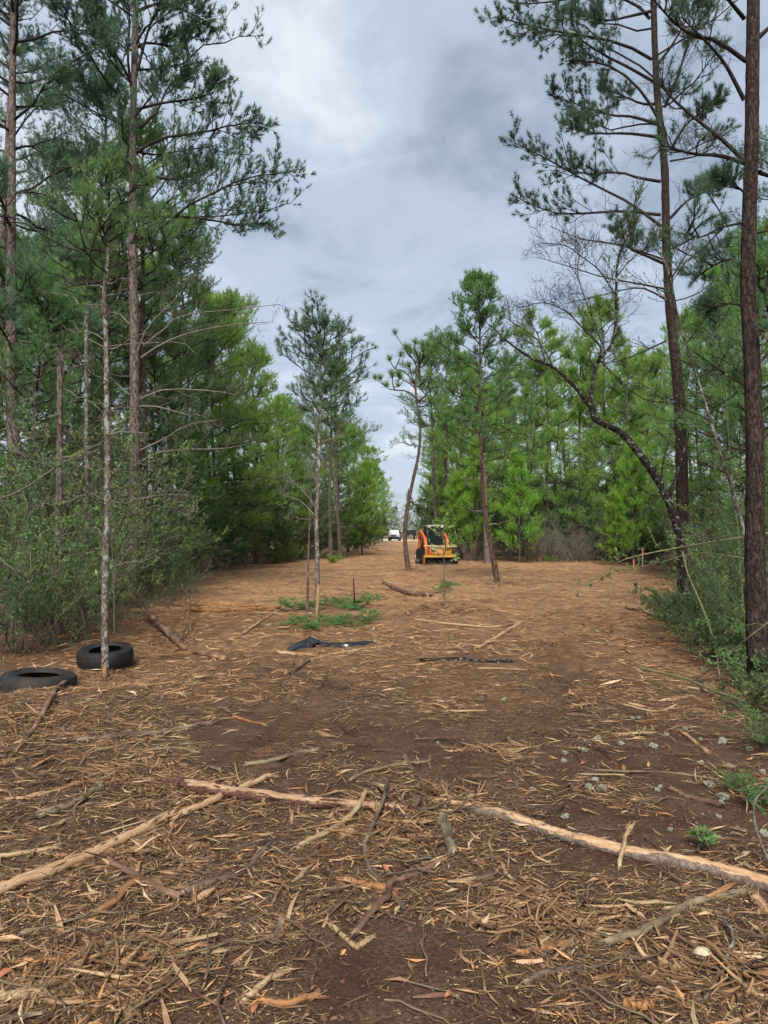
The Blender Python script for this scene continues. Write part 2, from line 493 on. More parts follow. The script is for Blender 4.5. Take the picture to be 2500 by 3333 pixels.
def scraped(name, bare, barkc, bias):
    """log with the bark scraped off its upper side and still on below"""
    m, n, l, out = new_mat(name)
    a = attr(n, 'rest')
    sep = n.new('ShaderNodeSeparateXYZ'); l.new(a.outputs['Vector'], sep.inputs[0])
    mp = n.new('ShaderNodeMapping'); mp.inputs['Scale'].default_value = (1, 1, 0.10)
    l.new(a.outputs['Vector'], mp.inputs[0])
    gr = node(n, 'ShaderNodeTexNoise', **{'Scale': 70.0, 'Detail': 5.0, 'Roughness': 0.65}); l.new(mp.outputs[0], gr.inputs['Vector'])
    mp2 = n.new('ShaderNodeMapping'); mp2.inputs['Scale'].default_value = (1, 1, 0.4)
    l.new(a.outputs['Vector'], mp2.inputs[0])
    pa = node(n, 'ShaderNodeTexNoise', **{'Scale': 14.0, 'Detail': 7.0, 'Roughness': 0.7}); l.new(mp2.outputs[0], pa.inputs['Vector'])
    fl = node(n, 'ShaderNodeTexNoise', **{'Scale': 45.0, 'Detail': 5.0, 'Roughness': 0.7}); l.new(a.outputs['Vector'], fl.inputs['Vector'])
    rb = ramp(n, bare); l.new(gr.outputs['Fac'], rb.inputs[0])
    rk_ = ramp(n, barkc); l.new(fl.outputs['Fac'], rk_.inputs[0])
    m1 = n.new('ShaderNodeMath'); m1.operation = 'MULTIPLY'; m1.inputs[1].default_value = 5.5
    l.new(sep.outputs['Y'], m1.inputs[0])
    m2 = n.new('ShaderNodeMath'); m2.operation = 'ADD'; l.new(m1.outputs[0], m2.inputs[0]); l.new(pa.outputs['Fac'], m2.inputs[1])
    rm = ramp(n, [(0.5 + bias, (0, 0, 0)), (0.53 + bias, (1, 1, 1))]); l.new(m2.outputs[0], rm.inputs[0])
    mx = n.new('ShaderNodeMix'); mx.data_type = 'RGBA'
    l.new(rm.outputs[0], mx.inputs['Factor']); l.new(rb.outputs[0], mx.inputs['A']); l.new(rk_.outputs[0], mx.inputs['B'])
    b = node(n, 'ShaderNodeBsdfPrincipled', **{'Roughness': 0.85, 'Specular IOR Level': 0.2})
    l.new(mx.outputs['Result'], b.inputs['Base Color'])
    ad = n.new('ShaderNodeMath'); ad.operation = 'ADD'; l.new(rm.outputs[0], ad.inputs[0]); l.new(fl.outputs['Fac'], ad.inputs[1])
    bp = node(n, 'ShaderNodeBump', **{'Strength': 0.7, 'Distance': 0.008}); l.new(ad.outputs[0], bp.inputs['Height']); l.new(bp.outputs[0], b.inputs['Normal'])
    l.new(b.outputs[0], out.inputs[0])
    return m
M['log_stripped'] = scraped('log_stripped', [(0.3, (0.17, 0.095, 0.055)), (0.5, (0.32, 0.195, 0.115)), (0.7, (0.46, 0.325, 0.205))], [(0.3, (0.035, 0.02, 0.016)), (0.5, (0.095, 0.045, 0.032)), (0.7, (0.17, 0.10, 0.075))], -0.10)
M['log_patchy'] = scraped('log_patchy', [(0.3, (0.30, 0.155, 0.07)), (0.5, (0.45, 0.28, 0.155)), (0.7, (0.58, 0.42, 0.27))], [(0.3, (0.07, 0.045, 0.034)), (0.5, (0.165, 0.125, 0.10)), (0.7, (0.28, 0.235, 0.195))], -0.10)
M['pole_tan'] = scraped('pole_tan', [(0.3, (0.24, 0.13, 0.065)), (0.5, (0.38, 0.24, 0.13)), (0.7, (0.50, 0.36, 0.22))], [(0.3, (0.05, 0.028, 0.018)), (0.5, (0.12, 0.068, 0.042)), (0.7, (0.22, 0.14, 0.09))], 0.04)

# ground ------------------------------------------------------------
def ground_mat():
    m, n, l, out = new_mat('cleared_ground')
    tc = n.new('ShaderNodeTexCoord')
    pos = tc.outputs['Object']
    sep = n.new('ShaderNodeSeparateXYZ'); l.new(pos, sep.inputs[0])
    def nz(scale, detail=5.0, rough=0.6, dist=0.0, vec=None):
        x = node(n, 'ShaderNodeTexNoise', **{'Scale': scale, 'Detail': detail, 'Roughness': rough, 'Distortion': dist})
        l.new(vec or pos, x.inputs['Vector'])
        return x.outputs['Fac']
    def math2(op, a, b):
        x = n.new('ShaderNodeMath'); x.operation = op
        for i, q in enumerate((a, b)):
            if hasattr(q, 'links'): l.new(q, x.inputs[i])
            else: x.inputs[i].default_value = q
        return x.outputs[0]
    def mixc(f, a, b):
        x = n.new('ShaderNodeMix'); x.data_type = 'RGBA'
        if hasattr(f, 'links'): l.new(f, x.inputs['Factor'])
        else: x.inputs['Factor'].default_value = f
        for s, q in (('A', a), ('B', b)):
            if hasattr(q, 'links'): l.new(q, x.inputs[s])
            else: x.inputs[s].default_value = (*q, 1)
        return x.outputs['Result']
    def rmp(f, stops):
        r = ramp(n, stops); l.new(f, r.inputs[0]); return r.outputs[0]
    # damp dark sandy soil
    soil = rmp(nz(3.0, 6.0), [(0.3, (0.075, 0.043, 0.027)), (0.5, (0.122, 0.072, 0.045)), (0.7, (0.175, 0.110, 0.071))])
    soil = mixc(rmp(nz(55.0, 6.0, 0.75), [(0.42, (0.75, 0.75, 0.75)), (0.58, (0, 0, 0))]), soil, (0.046, 0.026, 0.016))
    soil = mixc(rmp(nz(0.9, 3.0), [(0.58, (0, 0, 0)), (0.72, (0.4, 0.4, 0.4))]), soil, (0.15, 0.107, 0.076))
    soil = mixc(rmp(nz(1.7, 4.0, vec=None), [(0.60, (0, 0, 0)), (0.70, (0.5, 0.5, 0.5))]), soil, (0.20, 0.085, 0.035))
    # fresh mulch: fine chips of torn pine
    vo = node(n, 'ShaderNodeTexVoronoi', **{'Scale': 26.0, 'Randomness': 1.0})
    mp = n.new('ShaderNodeMapping'); mp.inputs['Scale'].default_value = (0.55, 1.35, 1.0)
    l.new(pos, mp.inputs[0]); l.new(mp.outputs[0], vo.inputs['Vector'])
    chip = node(n, 'ShaderNodeSeparateColor'); l.new(vo.outputs['Color'], chip.inputs[0])
    mulch = rmp(chip.outputs[0], [(0.0, (0.17, 0.095, 0.048)), (0.3, (0.34, 0.19, 0.095)), (0.65, (0.47, 0.275, 0.135)), (0.9, (0.58, 0.375, 0.20)), (1.0, (0.65, 0.47, 0.28))])
    mulch = mixc(rmp(nz(0.28, 5.0), [(0.40, (0, 0, 0)), (0.60, (0.75, 0.75, 0.75))]), mulch, (0.31, 0.16, 0.085))
    mulch = mixc(rmp(nz(1.1, 5.0), [(0.46, (0, 0, 0)), (0.64, (0.75, 0.75, 0.75))]), mulch, (0.17, 0.095, 0.054))
    mulch = mixc(rmp(nz(3.2, 5.0, 0.7), [(0.50, (0, 0, 0)), (0.60, (0.6, 0.6, 0.6))]), mulch, (0.13, 0.074, 0.044))
    mulch = mixc(rmp(nz(2.1, 6.0, 0.75, 0.6), [(0.56, (0, 0, 0)), (0.64, (0.55, 0.55, 0.55))]), mulch, (0.56, 0.36, 0.18))
    # litter of needles and leaves under the trees
    lit = rmp(nz(7.0, 6.0, 0.7), [(0.3, (0.05, 0.028, 0.018)), (0.5, (0.12, 0.062, 0.036)), (0.7, (0.22, 0.13, 0.075))])
    # where the shredded wood lies: from the churned foreground to the mown clearing
    d = math2('ADD', sep.outputs['Y'], math2('MULTIPLY', math2('SUBTRACT', nz(0.35, 4.0), 0.5), 14.0))
    fm = node(n, 'ShaderNodeMapRange'); fm.inputs[1].default_value = 6.5; fm.inputs[2].default_value = 18.0
    l.new(d, fm.inputs[0])
    col = mixc(fm.outputs[0], soil, mulch)
    ax = math2('ABSOLUTE', math2('SUBTRACT', sep.outputs['X'], 1.2), 0.0)
    wide = math2('ADD', math2('MULTIPLY', sep.outputs['Y'], 0.17), 3.4)
    over = math2('SUBTRACT', math2('ADD', ax, math2('MULTIPLY', math2('SUBTRACT', nz(0.6, 4.0), 0.5), 3.0)), wide)
    fo = node(n, 'ShaderNodeMapRange'); fo.inputs[1].default_value = 0.0; fo.inputs[2].default_value = 1.6
    l.new(over, fo.inputs[0])
    col = mixc(fo.outputs[0], col, lit)
    b = node(n, 'ShaderNodeBsdfPrincipled', **{'Roughness': 0.95, 'Specular IOR Level': 0.1})
    l.new(col, b.inputs['Base Color'])
    h = math2('ADD', math2('MULTIPLY', nz(14.0, 7.0, 0.7), 1.0), math2('MULTIPLY', nz(70.0, 4.0), 0.35))
    bp = node(n, 'ShaderNodeBump', **{'Strength': 1.0, 'Distance': 0.045})
    l.new(h, bp.inputs['Height']); l.new(bp.outputs[0], b.inputs['Normal'])
    l.new(b.outputs[0], out.inputs[0])
    return m
M['ground'] = ground_mat()

# ------------------------------------------------------------------ ground sheet
def grow_steps(start, stop, step, fine_to, k):
    out = [start]
    while out[-1] < stop:
        d = step if out[-1] < fine_to else step + (out[-1] - fine_to) * k
        out.append(out[-1] + d)
    return out
ys = [-400, -150, -60, -25, -10, -4, -1, 0.5, 1.3] + grow_steps(1.9, 1500, 0.028, 8.0, 0.05)
xr = grow_steps(0.0, 1200, 0.028, 2.6, 0.09)
xs = [-v for v in xr[:0:-1]] + xr
X, Y = np.meshgrid(np.array(xs), np.array(ys))
Z = gz(X, Y)
nx, ny = len(xs), len(ys)
gmb = MB()
ii = np.arange(nx * ny).reshape(ny, nx)
gmb.add(np.stack([X, Y, Z], -1), np.stack([ii[:-1, :-1], ii[:-1, 1:], ii[1:, 1:], ii[1:, :-1]], -1).reshape(-1, 4))
ground = gmb.build('ground', M['ground'])
tag(ground, 'cleared brown earth strewn with shredded wood between two pine woods', None, kind='structure')

# ------------------------------------------------------------------ plant generators
UP = np.array([0, 0, 1.0])

def needles(mb, pos, dr, n, L, w, spread, rng, tint, droop=0.0):
    N = len(pos)
    d = nrm(dr[:, None, :] + rng.normal(0, spread, (N, n, 3)) - UP * droop)
    ln = L * rng.uniform(0.7, 1.12, (N, n, 1))
    side = nrm(np.cross(d, rng.normal(size=(N, n, 3)))) * w * 0.5
    p = pos[:, None, :] + d * L * 0.04
    V = np.stack([p - side, p + side, p + d * ln], 2).reshape(-1, 3)
    F = np.arange(N * n * 3).reshape(-1, 3)
    tt = np.clip(np.repeat(tint, n) + rng.normal(0, 0.10, N * n), 0, 1)
    mb.add(V, F, np.repeat(tt, 3))

def leaves(mb, pos, dr, L, w, rng, tint, flat_up=0.5):
    N = len(pos)
    d = nrm(dr + rng.normal(0, 0.7, (N, 3)))
    nor = nrm(rng.normal(0, 1, (N, 3)) + UP * flat_up * 2)
    s = nrm(np.cross(d, nor)); nor = np.cross(s, d)
    ln = L * rng.uniform(0.4, 1.6, (N, 1)); ww = w * rng.uniform(0.7, 1.2, (N, 1))
    mid = pos + d * ln * 0.45 - nor * ww * 0.25
    V = np.stack([pos, mid + s * ww * 0.5, pos + d * ln, mid - s * ww * 0.5], 1).reshape(-1, 3)
    F = np.arange(N * 4).reshape(-1, 4)
    mb.add(V, F, np.repeat(np.clip(tint, 0, 1), 4))

def along(P, t):
    K = P.shape[1]
    s = t * (K - 1); i = np.clip(np.floor(s).astype(int), 0, K - 2); f = (s - i)[..., None]
    r = np.arange(P.shape[0])[:, None]
    a, b = P[r, i], P[r, i + 1]
    return a * (1 - f) + b * f, nrm(b - a)

def sub(P, n, t0, t1, ang, length, rng, up=0.15, curve=0.2, K=4, jit=0.05, flatz=1.0, taper=0.5):
    N = P.shape[0]
    t = t0 + (t1 - t0) * ((np.arange(n)[None] + rng.uniform(0, 1, (N, n))) / n)
    p0, tan = along(P, t)
    perp = np.cross(tan, rng.normal(size=(N, n, 3)))
    perp[..., 2] *= flatz
    perp = nrm(perp)
    a = ang * rng.uniform(0.7, 1.3, (N, n, 1))
    d = nrm(tan * np.cos(a) + perp * np.sin(a) + UP * up)
    Lp = np.linalg.norm(np.diff(P, axis=1), axis=2).sum(1)
    if np.isscalar(length): ln = np.full((N, n), length)
    else: ln = length(Lp)[:, None] * np.ones((1, n))
    ln = ln * rng.uniform(0.55, 1.25, (N, n)) * (1 - taper * (t - t0) / max(t1 - t0, 1e-6))
    s = np.linspace(0, 1, K)[None, None, :, None]
    q = p0[:, :, None, :] + d[:, :, None, :] * ln[..., None, None] * s + UP * (curve * ln[..., None, None] * s ** 2)
    j = np.cumsum(rng.normal(0, jit, q.shape), axis=2); j -= j[:, :, :1]
    q = q + j * ln[..., None, None]
    return q.reshape(N * n, K, 3), t.reshape(-1)

def tips(P, m, t0, rng):
    t = t0 + (1 - t0) * ((np.arange(m)[None] + rng.uniform(0.2, 1, (P.shape[0], m))) / m)
    p, d = along(P, t)
    return p.reshape(-1, 3), d.reshape(-1, 3)

def rad(P, r0, r1):
    K = P.shape[1]
    return np.linspace(r0, r1, K)[None, :] * np.ones((P.shape[0], 1))

def trunk_limbs(path, n, t0, t1, Lfun, elfun, rng, K=6, curve=0.1, jit=0.03, az0=0.0, azs=None):
    t = np.sort(t0 + (t1 - t0) * (np.arange(n) + rng.uniform(0, 1, n)) / n)
    az = az0 + np.arange(n) * 2.399 + rng.normal(0, 0.35, n) if azs is None else azs
    f = (t - t0) / (t1 - t0)
    el = elfun(f) + rng.normal(0, 0.10, n)
    L = Lfun(f) * rng.uniform(0.5, 1.28, n)
    p0, _ = along(path[None], t[None])
    p0 = p0[0]
    d = np.stack([np.cos(az) * np.cos(el), np.sin(az) * np.cos(el), np.sin(el)], -1)
    s = np.linspace(0, 1, K)[None, :, None]
    q = p0[:, None] + d[:, None] * L[:, None, None] * s + UP * curve * L[:, None, None] * s ** 2
    j = np.cumsum(rng.normal(0, jit, q.shape), 1); j -= j[:, :1]
    return q + j * L[:, None, None], f

def trunk_tube(mb, path, r0, r1, S=12, rough=0.06, rng=None, flare=0.25):
    K = len(path)
    t = np.linspace(0, 1, K)
    r = r0 + (r1 - r0) * t ** 0.85
    r = r * (1 + flare * np.exp(-t * K * 0.22 * (40.0 / K)))
    rr = r[None, :, None] * (1 + rough * (rng.normal(size=(1, K, S)) * 0.6 + rng.normal(size=(1, K, 1)) * 0.4))
    mb.tubes(path[None], rr, S)

def foliage_on(limbs, mbL, mbN, rng, nsub, ntw, ntuft, nn, L, w, sublen, twlen, r_sub=0.010, r_tw=0.004,
               t0=0.3, flatz=0.6, spread=0.55, lightness=0.5, twig_tubes=True, sub_up=0.15, tuft_t0=0.35, droop=0.0):
    S1, _ = sub(limbs, nsub, t0, 1.0, 0.85, sublen, rng, up=sub_up, curve=0.18, K=4, jit=0.05, flatz=flatz)
    carriers = np.concatenate([S1, resample(limbs[:, -3:], 4)])
    T1, _ = sub(carriers, ntw, 0.2, 1.0, 0.7, twlen, rng, up=0.22, curve=0.25, K=3, jit=0.05, taper=0.3)
    mbL.tubes(S1, rad(S1, r_sub, r_sub * 0.4), 4)
    if twig_tubes: mbL.tubes(T1, rad(T1, r_tw, r_tw * 0.6), 3)
    p, d = tips(T1, ntuft, tuft_t0, rng)
    clump = np.repeat(rng.normal(0, 0.13, len(T1)), ntuft)
    needles(mbN, p, d, nn, L, w, spread, rng, np.clip(lightness + clump, 0, 1), droop)
    return S1, T1

def resample(P, K):
    t = np.linspace(0, 1, K)[None] * np.ones((P.shape[0], 1))
    return along(P, t)[0]

def cones(mb, S1, n, rng):
    """small dark cones hanging on the twigs"""
    k = rng.choice(len(S1), n)
    p = S1[k, -2] + rng.normal(0, 0.01, (n, 3))
    d = np.stack([p, p + UP * -0.03, p + UP * -0.065], 1)
    mb.tubes(d, np.array([0.012, 0.026, 0.008]), 6)

def bare_twigs(limbs, mb, rng, n1=6, n2=5, n3=0, l1=0.45, l2=0.2, r=0.006, t0=0.3, jit=0.10):
    A, _ = sub(limbs, n1, t0, 1.0, 0.8, l1, rng, up=0.15, curve=0.1, K=5, jit=jit)
    B, _ = sub(A, n2, 0.2, 1.0, 0.75, l2, rng, up=0.1, curve=0.1, K=4, jit=jit)
    mb.tubes(A, rad(A, r, r * 0.45), 4)
    mb.tubes(B, rad(B, r * 0.5, r * 0.3), 3)
    if n3:
        C, _ = sub(B, n3, 0.3, 1.0, 0.7, l2 * 0.55, rng, up=0.1, K=3, jit=jit)
        mb.tubes(C, rad(C, r * 0.33, r * 0.22), 3)

def finish(name, label, group, base, parts, cat='tree', rz=0.0):
    """parts: list of (part name, MB in world coordinates, material)"""
    root = empty(name, base, label, cat, group, rz)
    for pn, mb, mat in parts:
        if mb.n:
            me = mesh_from(mb, pn, base)
            me.materials.append(mat)
            po = link(pn, me, root)
            if pn in ('dead_limbs', 'twigs', 'leaves', 'crown', 'needles'): po['kind'] = 'stuff'
    return root

def px_limbs(list_px, ox, oy, sc, depth, rng, spread=1.4, K=8):
    out = []
    for pts in list_px:
        off = rng.uniform(-spread, spread)
        m = len(pts)
        w = [Pt(ox + x / sc, oy + y / sc, depth + off * i / (m - 1)) for i, (x, y) in enumerate(pts)]
        out.append(smooth_path(w, K))
    return np.array(out)

# ------------------------------------------------------------------ the trees that stand out
def trunk_from_px(pts, depth, K=60, sink=0.12):
    w = [Pt(x, y, depth) for x, y in pts]
    w[0] = np.array([w[0][0], w[0][1], g1(w[0][0], w[0][1]) - sink])
    return smooth_path(w, K)

def left_tall_pine():
    rng = np.random.default_rng(11)
    D = 17.0
    path = trunk_from_px([(425, 1972), (431, 1804), (437, 1500), (437, 1080), (431, 783), (434, 361), (443, 0), (448, -300), (452, -600), (455, -850)], D, 110)
    T, Lb, Dd, Nd = MB(), MB(), MB(), MB()
    trunk_tube(T, path, 0.140, 0.03, 16, 0.05, rng)
    live = px_limbs([
        [(740, 820), (880, 745), (1100, 715), (1230, 680), (1400, 660)],
        [(740, 1200), (860, 1165), (1120, 1185), (1300, 1215), (1440, 1200)],
        [(740, 1330), (840, 1260), (1000, 1120), (1180, 1030), (1330, 960), (1560, 930)],
        [(740, 590), (880, 555), (1100, 520), (1180, 430)],
        [(735, 900), (880, 965), (1000, 960), (1150, 900)],
        [(720, 480), (660, 350), (560, 180), (470, 0)],
        [(710, 480), (690, 300), (700, 60), (640, -120)],
        [(690, 560), (560, 420), (430, 200), (300, 0)],
        [(730, 430), (790, 200), (850, 60), (1000, 20)],
        [(735, 260), (800, 230), (950, 250), (1040, 180)],
        [(740, 700), (850, 600), (900, 480), (1000, 400)],
        [(720, 700), (600, 620), (480, 470), (380, 420)],
        [(740, 60), (860, 20), (1000, 60), (1120, 120)],
        [(720, 1000), (600, 900), (460, 880), (330, 900)],
    ], 0, 0, 1.659, D, rng, 1.2)
    Lb.tubes(live, rad(live, 0.036, 0.010), 6)
    S1, T1 = foliage_on(live, Lb, Nd, rng, 20, 8, 3, 12, 0.115, 0.0125, lambda q: 0.34 * q, 0.25, t0=0.32, flatz=0.75, lightness=0.35)
    cones(Lb, S1, 26, rng)
    auto, f = trunk_limbs(path, 34, 0.46, 0.99, lambda f: 1.2 + 1.7 * (1 - f), lambda f: 0.15 + 0.6 * f, rng, K=7, curve=0.1)
    Lb.tubes(auto, rad(auto, 0.026, 0.008), 5)
    foliage_on(auto, Lb, Nd, rng, 9, 6, 3, 14, 0.11, 0.0085, lambda q: 0.3 * q, 0.24, t0=0.35, lightness=0.3)
    dead = px_limbs([
        [(735, 430), (800, 270), (960, 110), (1020, 0)],
        [(760, 440), (900, 350), (1080, 290), (1310, 255), (1480, 245)],
        [(770, 375), (880, 290), (980, 210), (1250, 180), (1510, 150)],
        [(760, 660), (900, 610), (1160, 620), (1300, 645)],
        [(755, 940), (880, 880), (1020, 800), (1170, 775)],
        [(755, 1200), (880, 1180), (1020, 1175)],
        [(700, 640), (610, 560), (520, 470), (400, 440)],
        [(755, 700), (860, 705), (1000, 745), (1080, 750)],
        [(740, 1010), (900, 940), (1200, 930), (1350, 900)],
        [(700, 260), (640, 200), (560, 190), (480, 120)],
    ], 0, 900, 1.659, D, rng, 0.8)
    Dd.tubes(dead, rad(dead, 0.024, 0.006), 6)
    bare_twigs(dead, Dd, rng, 7, 5, 3, 0.5, 0.26, 0.006)
    dead2, _ = trunk_limbs(path, 16, 0.10, 0.42, lambda f: 1.3 + 0 * f, lambda f: 0.1 + 0 * f, rng, K=6, curve=0.05)
    Dd.tubes(dead2, rad(dead2, 0.014, 0.005), 5)
    bare_twigs(dead2, Dd, rng, 5, 4, 0, 0.4, 0.2, 0.005)
    return finish('pine_tree', 'tall grey-barked pine at the clearing edge behind the two tyres, bare lower limbs', 'tall pines', path[0],
                  [('trunk', T, M['bark_grey']), ('limbs', Lb, M['limb']), ('dead_limbs', Dd, M['dead_limb']), ('crown', Nd, M['needle_dark'])])
left_tall_pine()

def right_pine_a():
    rng = np.random.default_rng(12)
    D = 15.5
    path = trunk_from_px([(2236, 2005), (2229, 1864), (2223, 1683), (2217, 1442), (2205, 1231), (2181, 995), (2169, 783), (2163, 542), (2139, 300), (2127, 0), (2120, -300), (2116, -600), (2112, -800)], D, 110)
    T, Lb, Dd, Nd = MB(), MB(), MB(), MB()
    trunk_tube(T, path, 0.145, 0.035, 16, 0.05, rng)
    live = px_limbs([
        [(1030, 320), (880, 240), (700, 200), (520, 170), (380, 140), (180, 90)],
        [(1040, 440), (900, 360), (760, 290), (600, 190), (420, 200)],
        [(1060, 630), (980, 500), (850, 380), (700, 330), (560, 330)],
        [(1070, 740), (900, 720), (740, 720), (620, 690)],
        [(1060, 670), (930, 630), (800, 620), (650, 570), (500, 520)],
        [(1080, 980), (960, 960), (850, 930), (680, 940), (560, 900)],
        [(1080, 1220), (960, 1130), (850, 1060), (700, 990), (560, 910), (450, 850), (290, 770)],
        [(1080, 1160), (860, 1140), (700, 1150), (500, 1150), (290, 1060)],
        [(1070, 340), (1150, 230), (1230, 80), (1290, -40)],
        [(1100, 580), (1170, 420), (1240, 180), (1290, 0)],
        [(1140, 800), (1220, 670), (1400, 530)],
        [(1130, 1180), (1230, 1080), (1380, 1010)],
        [(1020, 100), (940, 20), (800, -20), (600, -10), (420, 20), (260, 10)],
        [(1030, 60), (900, 90), (800, 110), (700, 90)],
        [(1060, 560), (980, 560), (880, 520), (760, 470)],
        [(1090, 1420), (1000, 1380), (900, 1330), (860, 1200)],
    ], 1500, 0, 1.659, D, rng, 1.3)
    Lb.tubes(live, rad(live, 0.034, 0.009), 6)
    S1, T1 = foliage_on(live, Lb, Nd, rng, 13, 6, 3, 20, 0.11, 0.0072, lambda q: 0.26 * q, 0.22, t0=0.45, flatz=0.85, spread=0.7, lightness=0.3, tuft_t0=0.5)
    cones(Lb, S1, 10, rng)
    bare_twigs(live, Lb, rng, 6, 4, 3, 0.6, 0.3, 0.005, t0=0.15)
    auto, f = trunk_limbs(path, 20, 0.60, 0.99, lambda f: 1.5 + 0.8 * (1 - f), lambda f: 0.2 + 0.6 * f, rng, K=7)
    Lb.tubes(auto, rad(auto, 0.022, 0.008), 5)
    foliage_on(auto, Lb, Nd, rng, 7, 5, 2, 18, 0.11, 0.0070, lambda q: 0.26 * q, 0.22, t0=0.5, spread=0.7, lightness=0.3)
    dead = px_limbs([
        [(1090, 1400), (980, 1360), (800, 1310), (650, 1290), (480, 1220)],
        [(1100, 1560), (950, 1530), (780, 1500), (620, 1450), (420, 1390)],
        [(1110, 1620), (1000, 1560), (900, 1560), (740, 1600), (560, 1640)],
        [(1130, 1320), (1240, 1380), (1360, 1400), (1500, 1440)],
        [(1130, 870), (1280, 840), (1400, 780)],
        [(1140, 1500), (1200, 1400), (1260, 1330)],
        [(1110, 1840), (980, 1900), (850, 1950), (720, 1960)],
    ], 1500, 0, 1.659, D, rng, 0.8)
    Dd.tubes(dead, rad(dead, 0.020, 0.006), 6)
    bare_twigs(dead, Dd, rng, 12, 6, 4, 0.65, 0.32, 0.005, t0=0.15)
    return finish('pine_tree', 'tall dark pine standing behind the leaning lichen-covered tree, limbs reaching over the clearing', 'tall pines', path[0],
                  [('trunk', T, M['bark_red']), ('limbs', Lb, M['limb']), ('dead_limbs', Dd, M['limb']), ('crown', Nd, M['needle_dark'])])
right_pine_a()

def right_pine_b():
    rng = np.random.default_rng(13)
    D = 8.2
    path = trunk_from_px([(2476, 2236), (2458, 1864), (2458, 1502), (2446, 1141), (2434, 904), (2446, 482), (2452, 0), (2456, -500), (2460, -1000), (2462, -1500)], D, 140)
    T, Lb, Nd = MB(), MB(), MB()
    trunk_tube(T, path, 0.104, 0.05, 18, 0.04, rng)
    live = px_limbs([
        [(1540, 330), (1380, 220), (1250, 190), (1120, 90), (1000, -60)],
        [(1530, 870), (1430, 770), (1280, 650), (1150, 540), (1080, 460)],
        [(1530, 880), (1400, 840), (1250, 830), (1080, 780)],
        [(1530, 540), (1430, 350), (1330, 230), (1200, 100)],
        [(1610, 200), (1700, 120), (1800, 60)],
        [(1610, 930), (1700, 960), (1800, 980)],
        [(1530, 100), (1400, -60), (1300, -200)],
    ], 1500, 0, 1.659, D, rng, 0.9)
    Lb.tubes(live, rad(live, 0.026, 0.008), 6)
    bare_twigs(live, Lb, rng, 9, 5, 3, 0.42, 0.2, 0.0035, t0=0.2)
    foliage_on(live, Lb, Nd, rng, 5, 5, 2, 18, 0.085, 0.0048, lambda q: 0.22 * q, 0.16, t0=0.6, spread=0.7, lightness=0.3, tuft_t0=0.5)
    low = px_limbs([
        [(1530, 1200), (1400, 1230), (1300, 1280), (1220, 1260)],
        [(1600, 1260), (1700, 1240), (1800, 1300)],
        [(1530, 1420), (1440, 1400), (1340, 1450), (1260, 1500)],
        [(1610, 1500), (1700, 1480), (1800, 1520)],
        [(1530, 1650), (1420, 1640), (1320, 1700)],
        [(1610, 1780), (1700, 1800), (1790, 1860)],
        [(1545, 1050), (1480, 1000), (1400, 960)],
    ], 1500, 0, 1.659, D, rng, 1.2)
    Lb.tubes(low, rad(low, 0.015, 0.005), 5)
    foliage_on(low, Lb, Nd, rng, 10, 6, 3, 15, 0.085, 0.0050, lambda q: 0.40 * q, 0.17, t0=0.2, lightness=0.35)
    return finish('pine_tree', 'straight reddish-brown pine trunk rising beside the dark leafy shrubs, cut by the picture edge', 'tall pines', path[0],
                  [('trunk', T, M['bark_red']), ('limbs', Lb, M['limb']), ('crown', Nd, M['needle_dark'])])
right_pine_b()

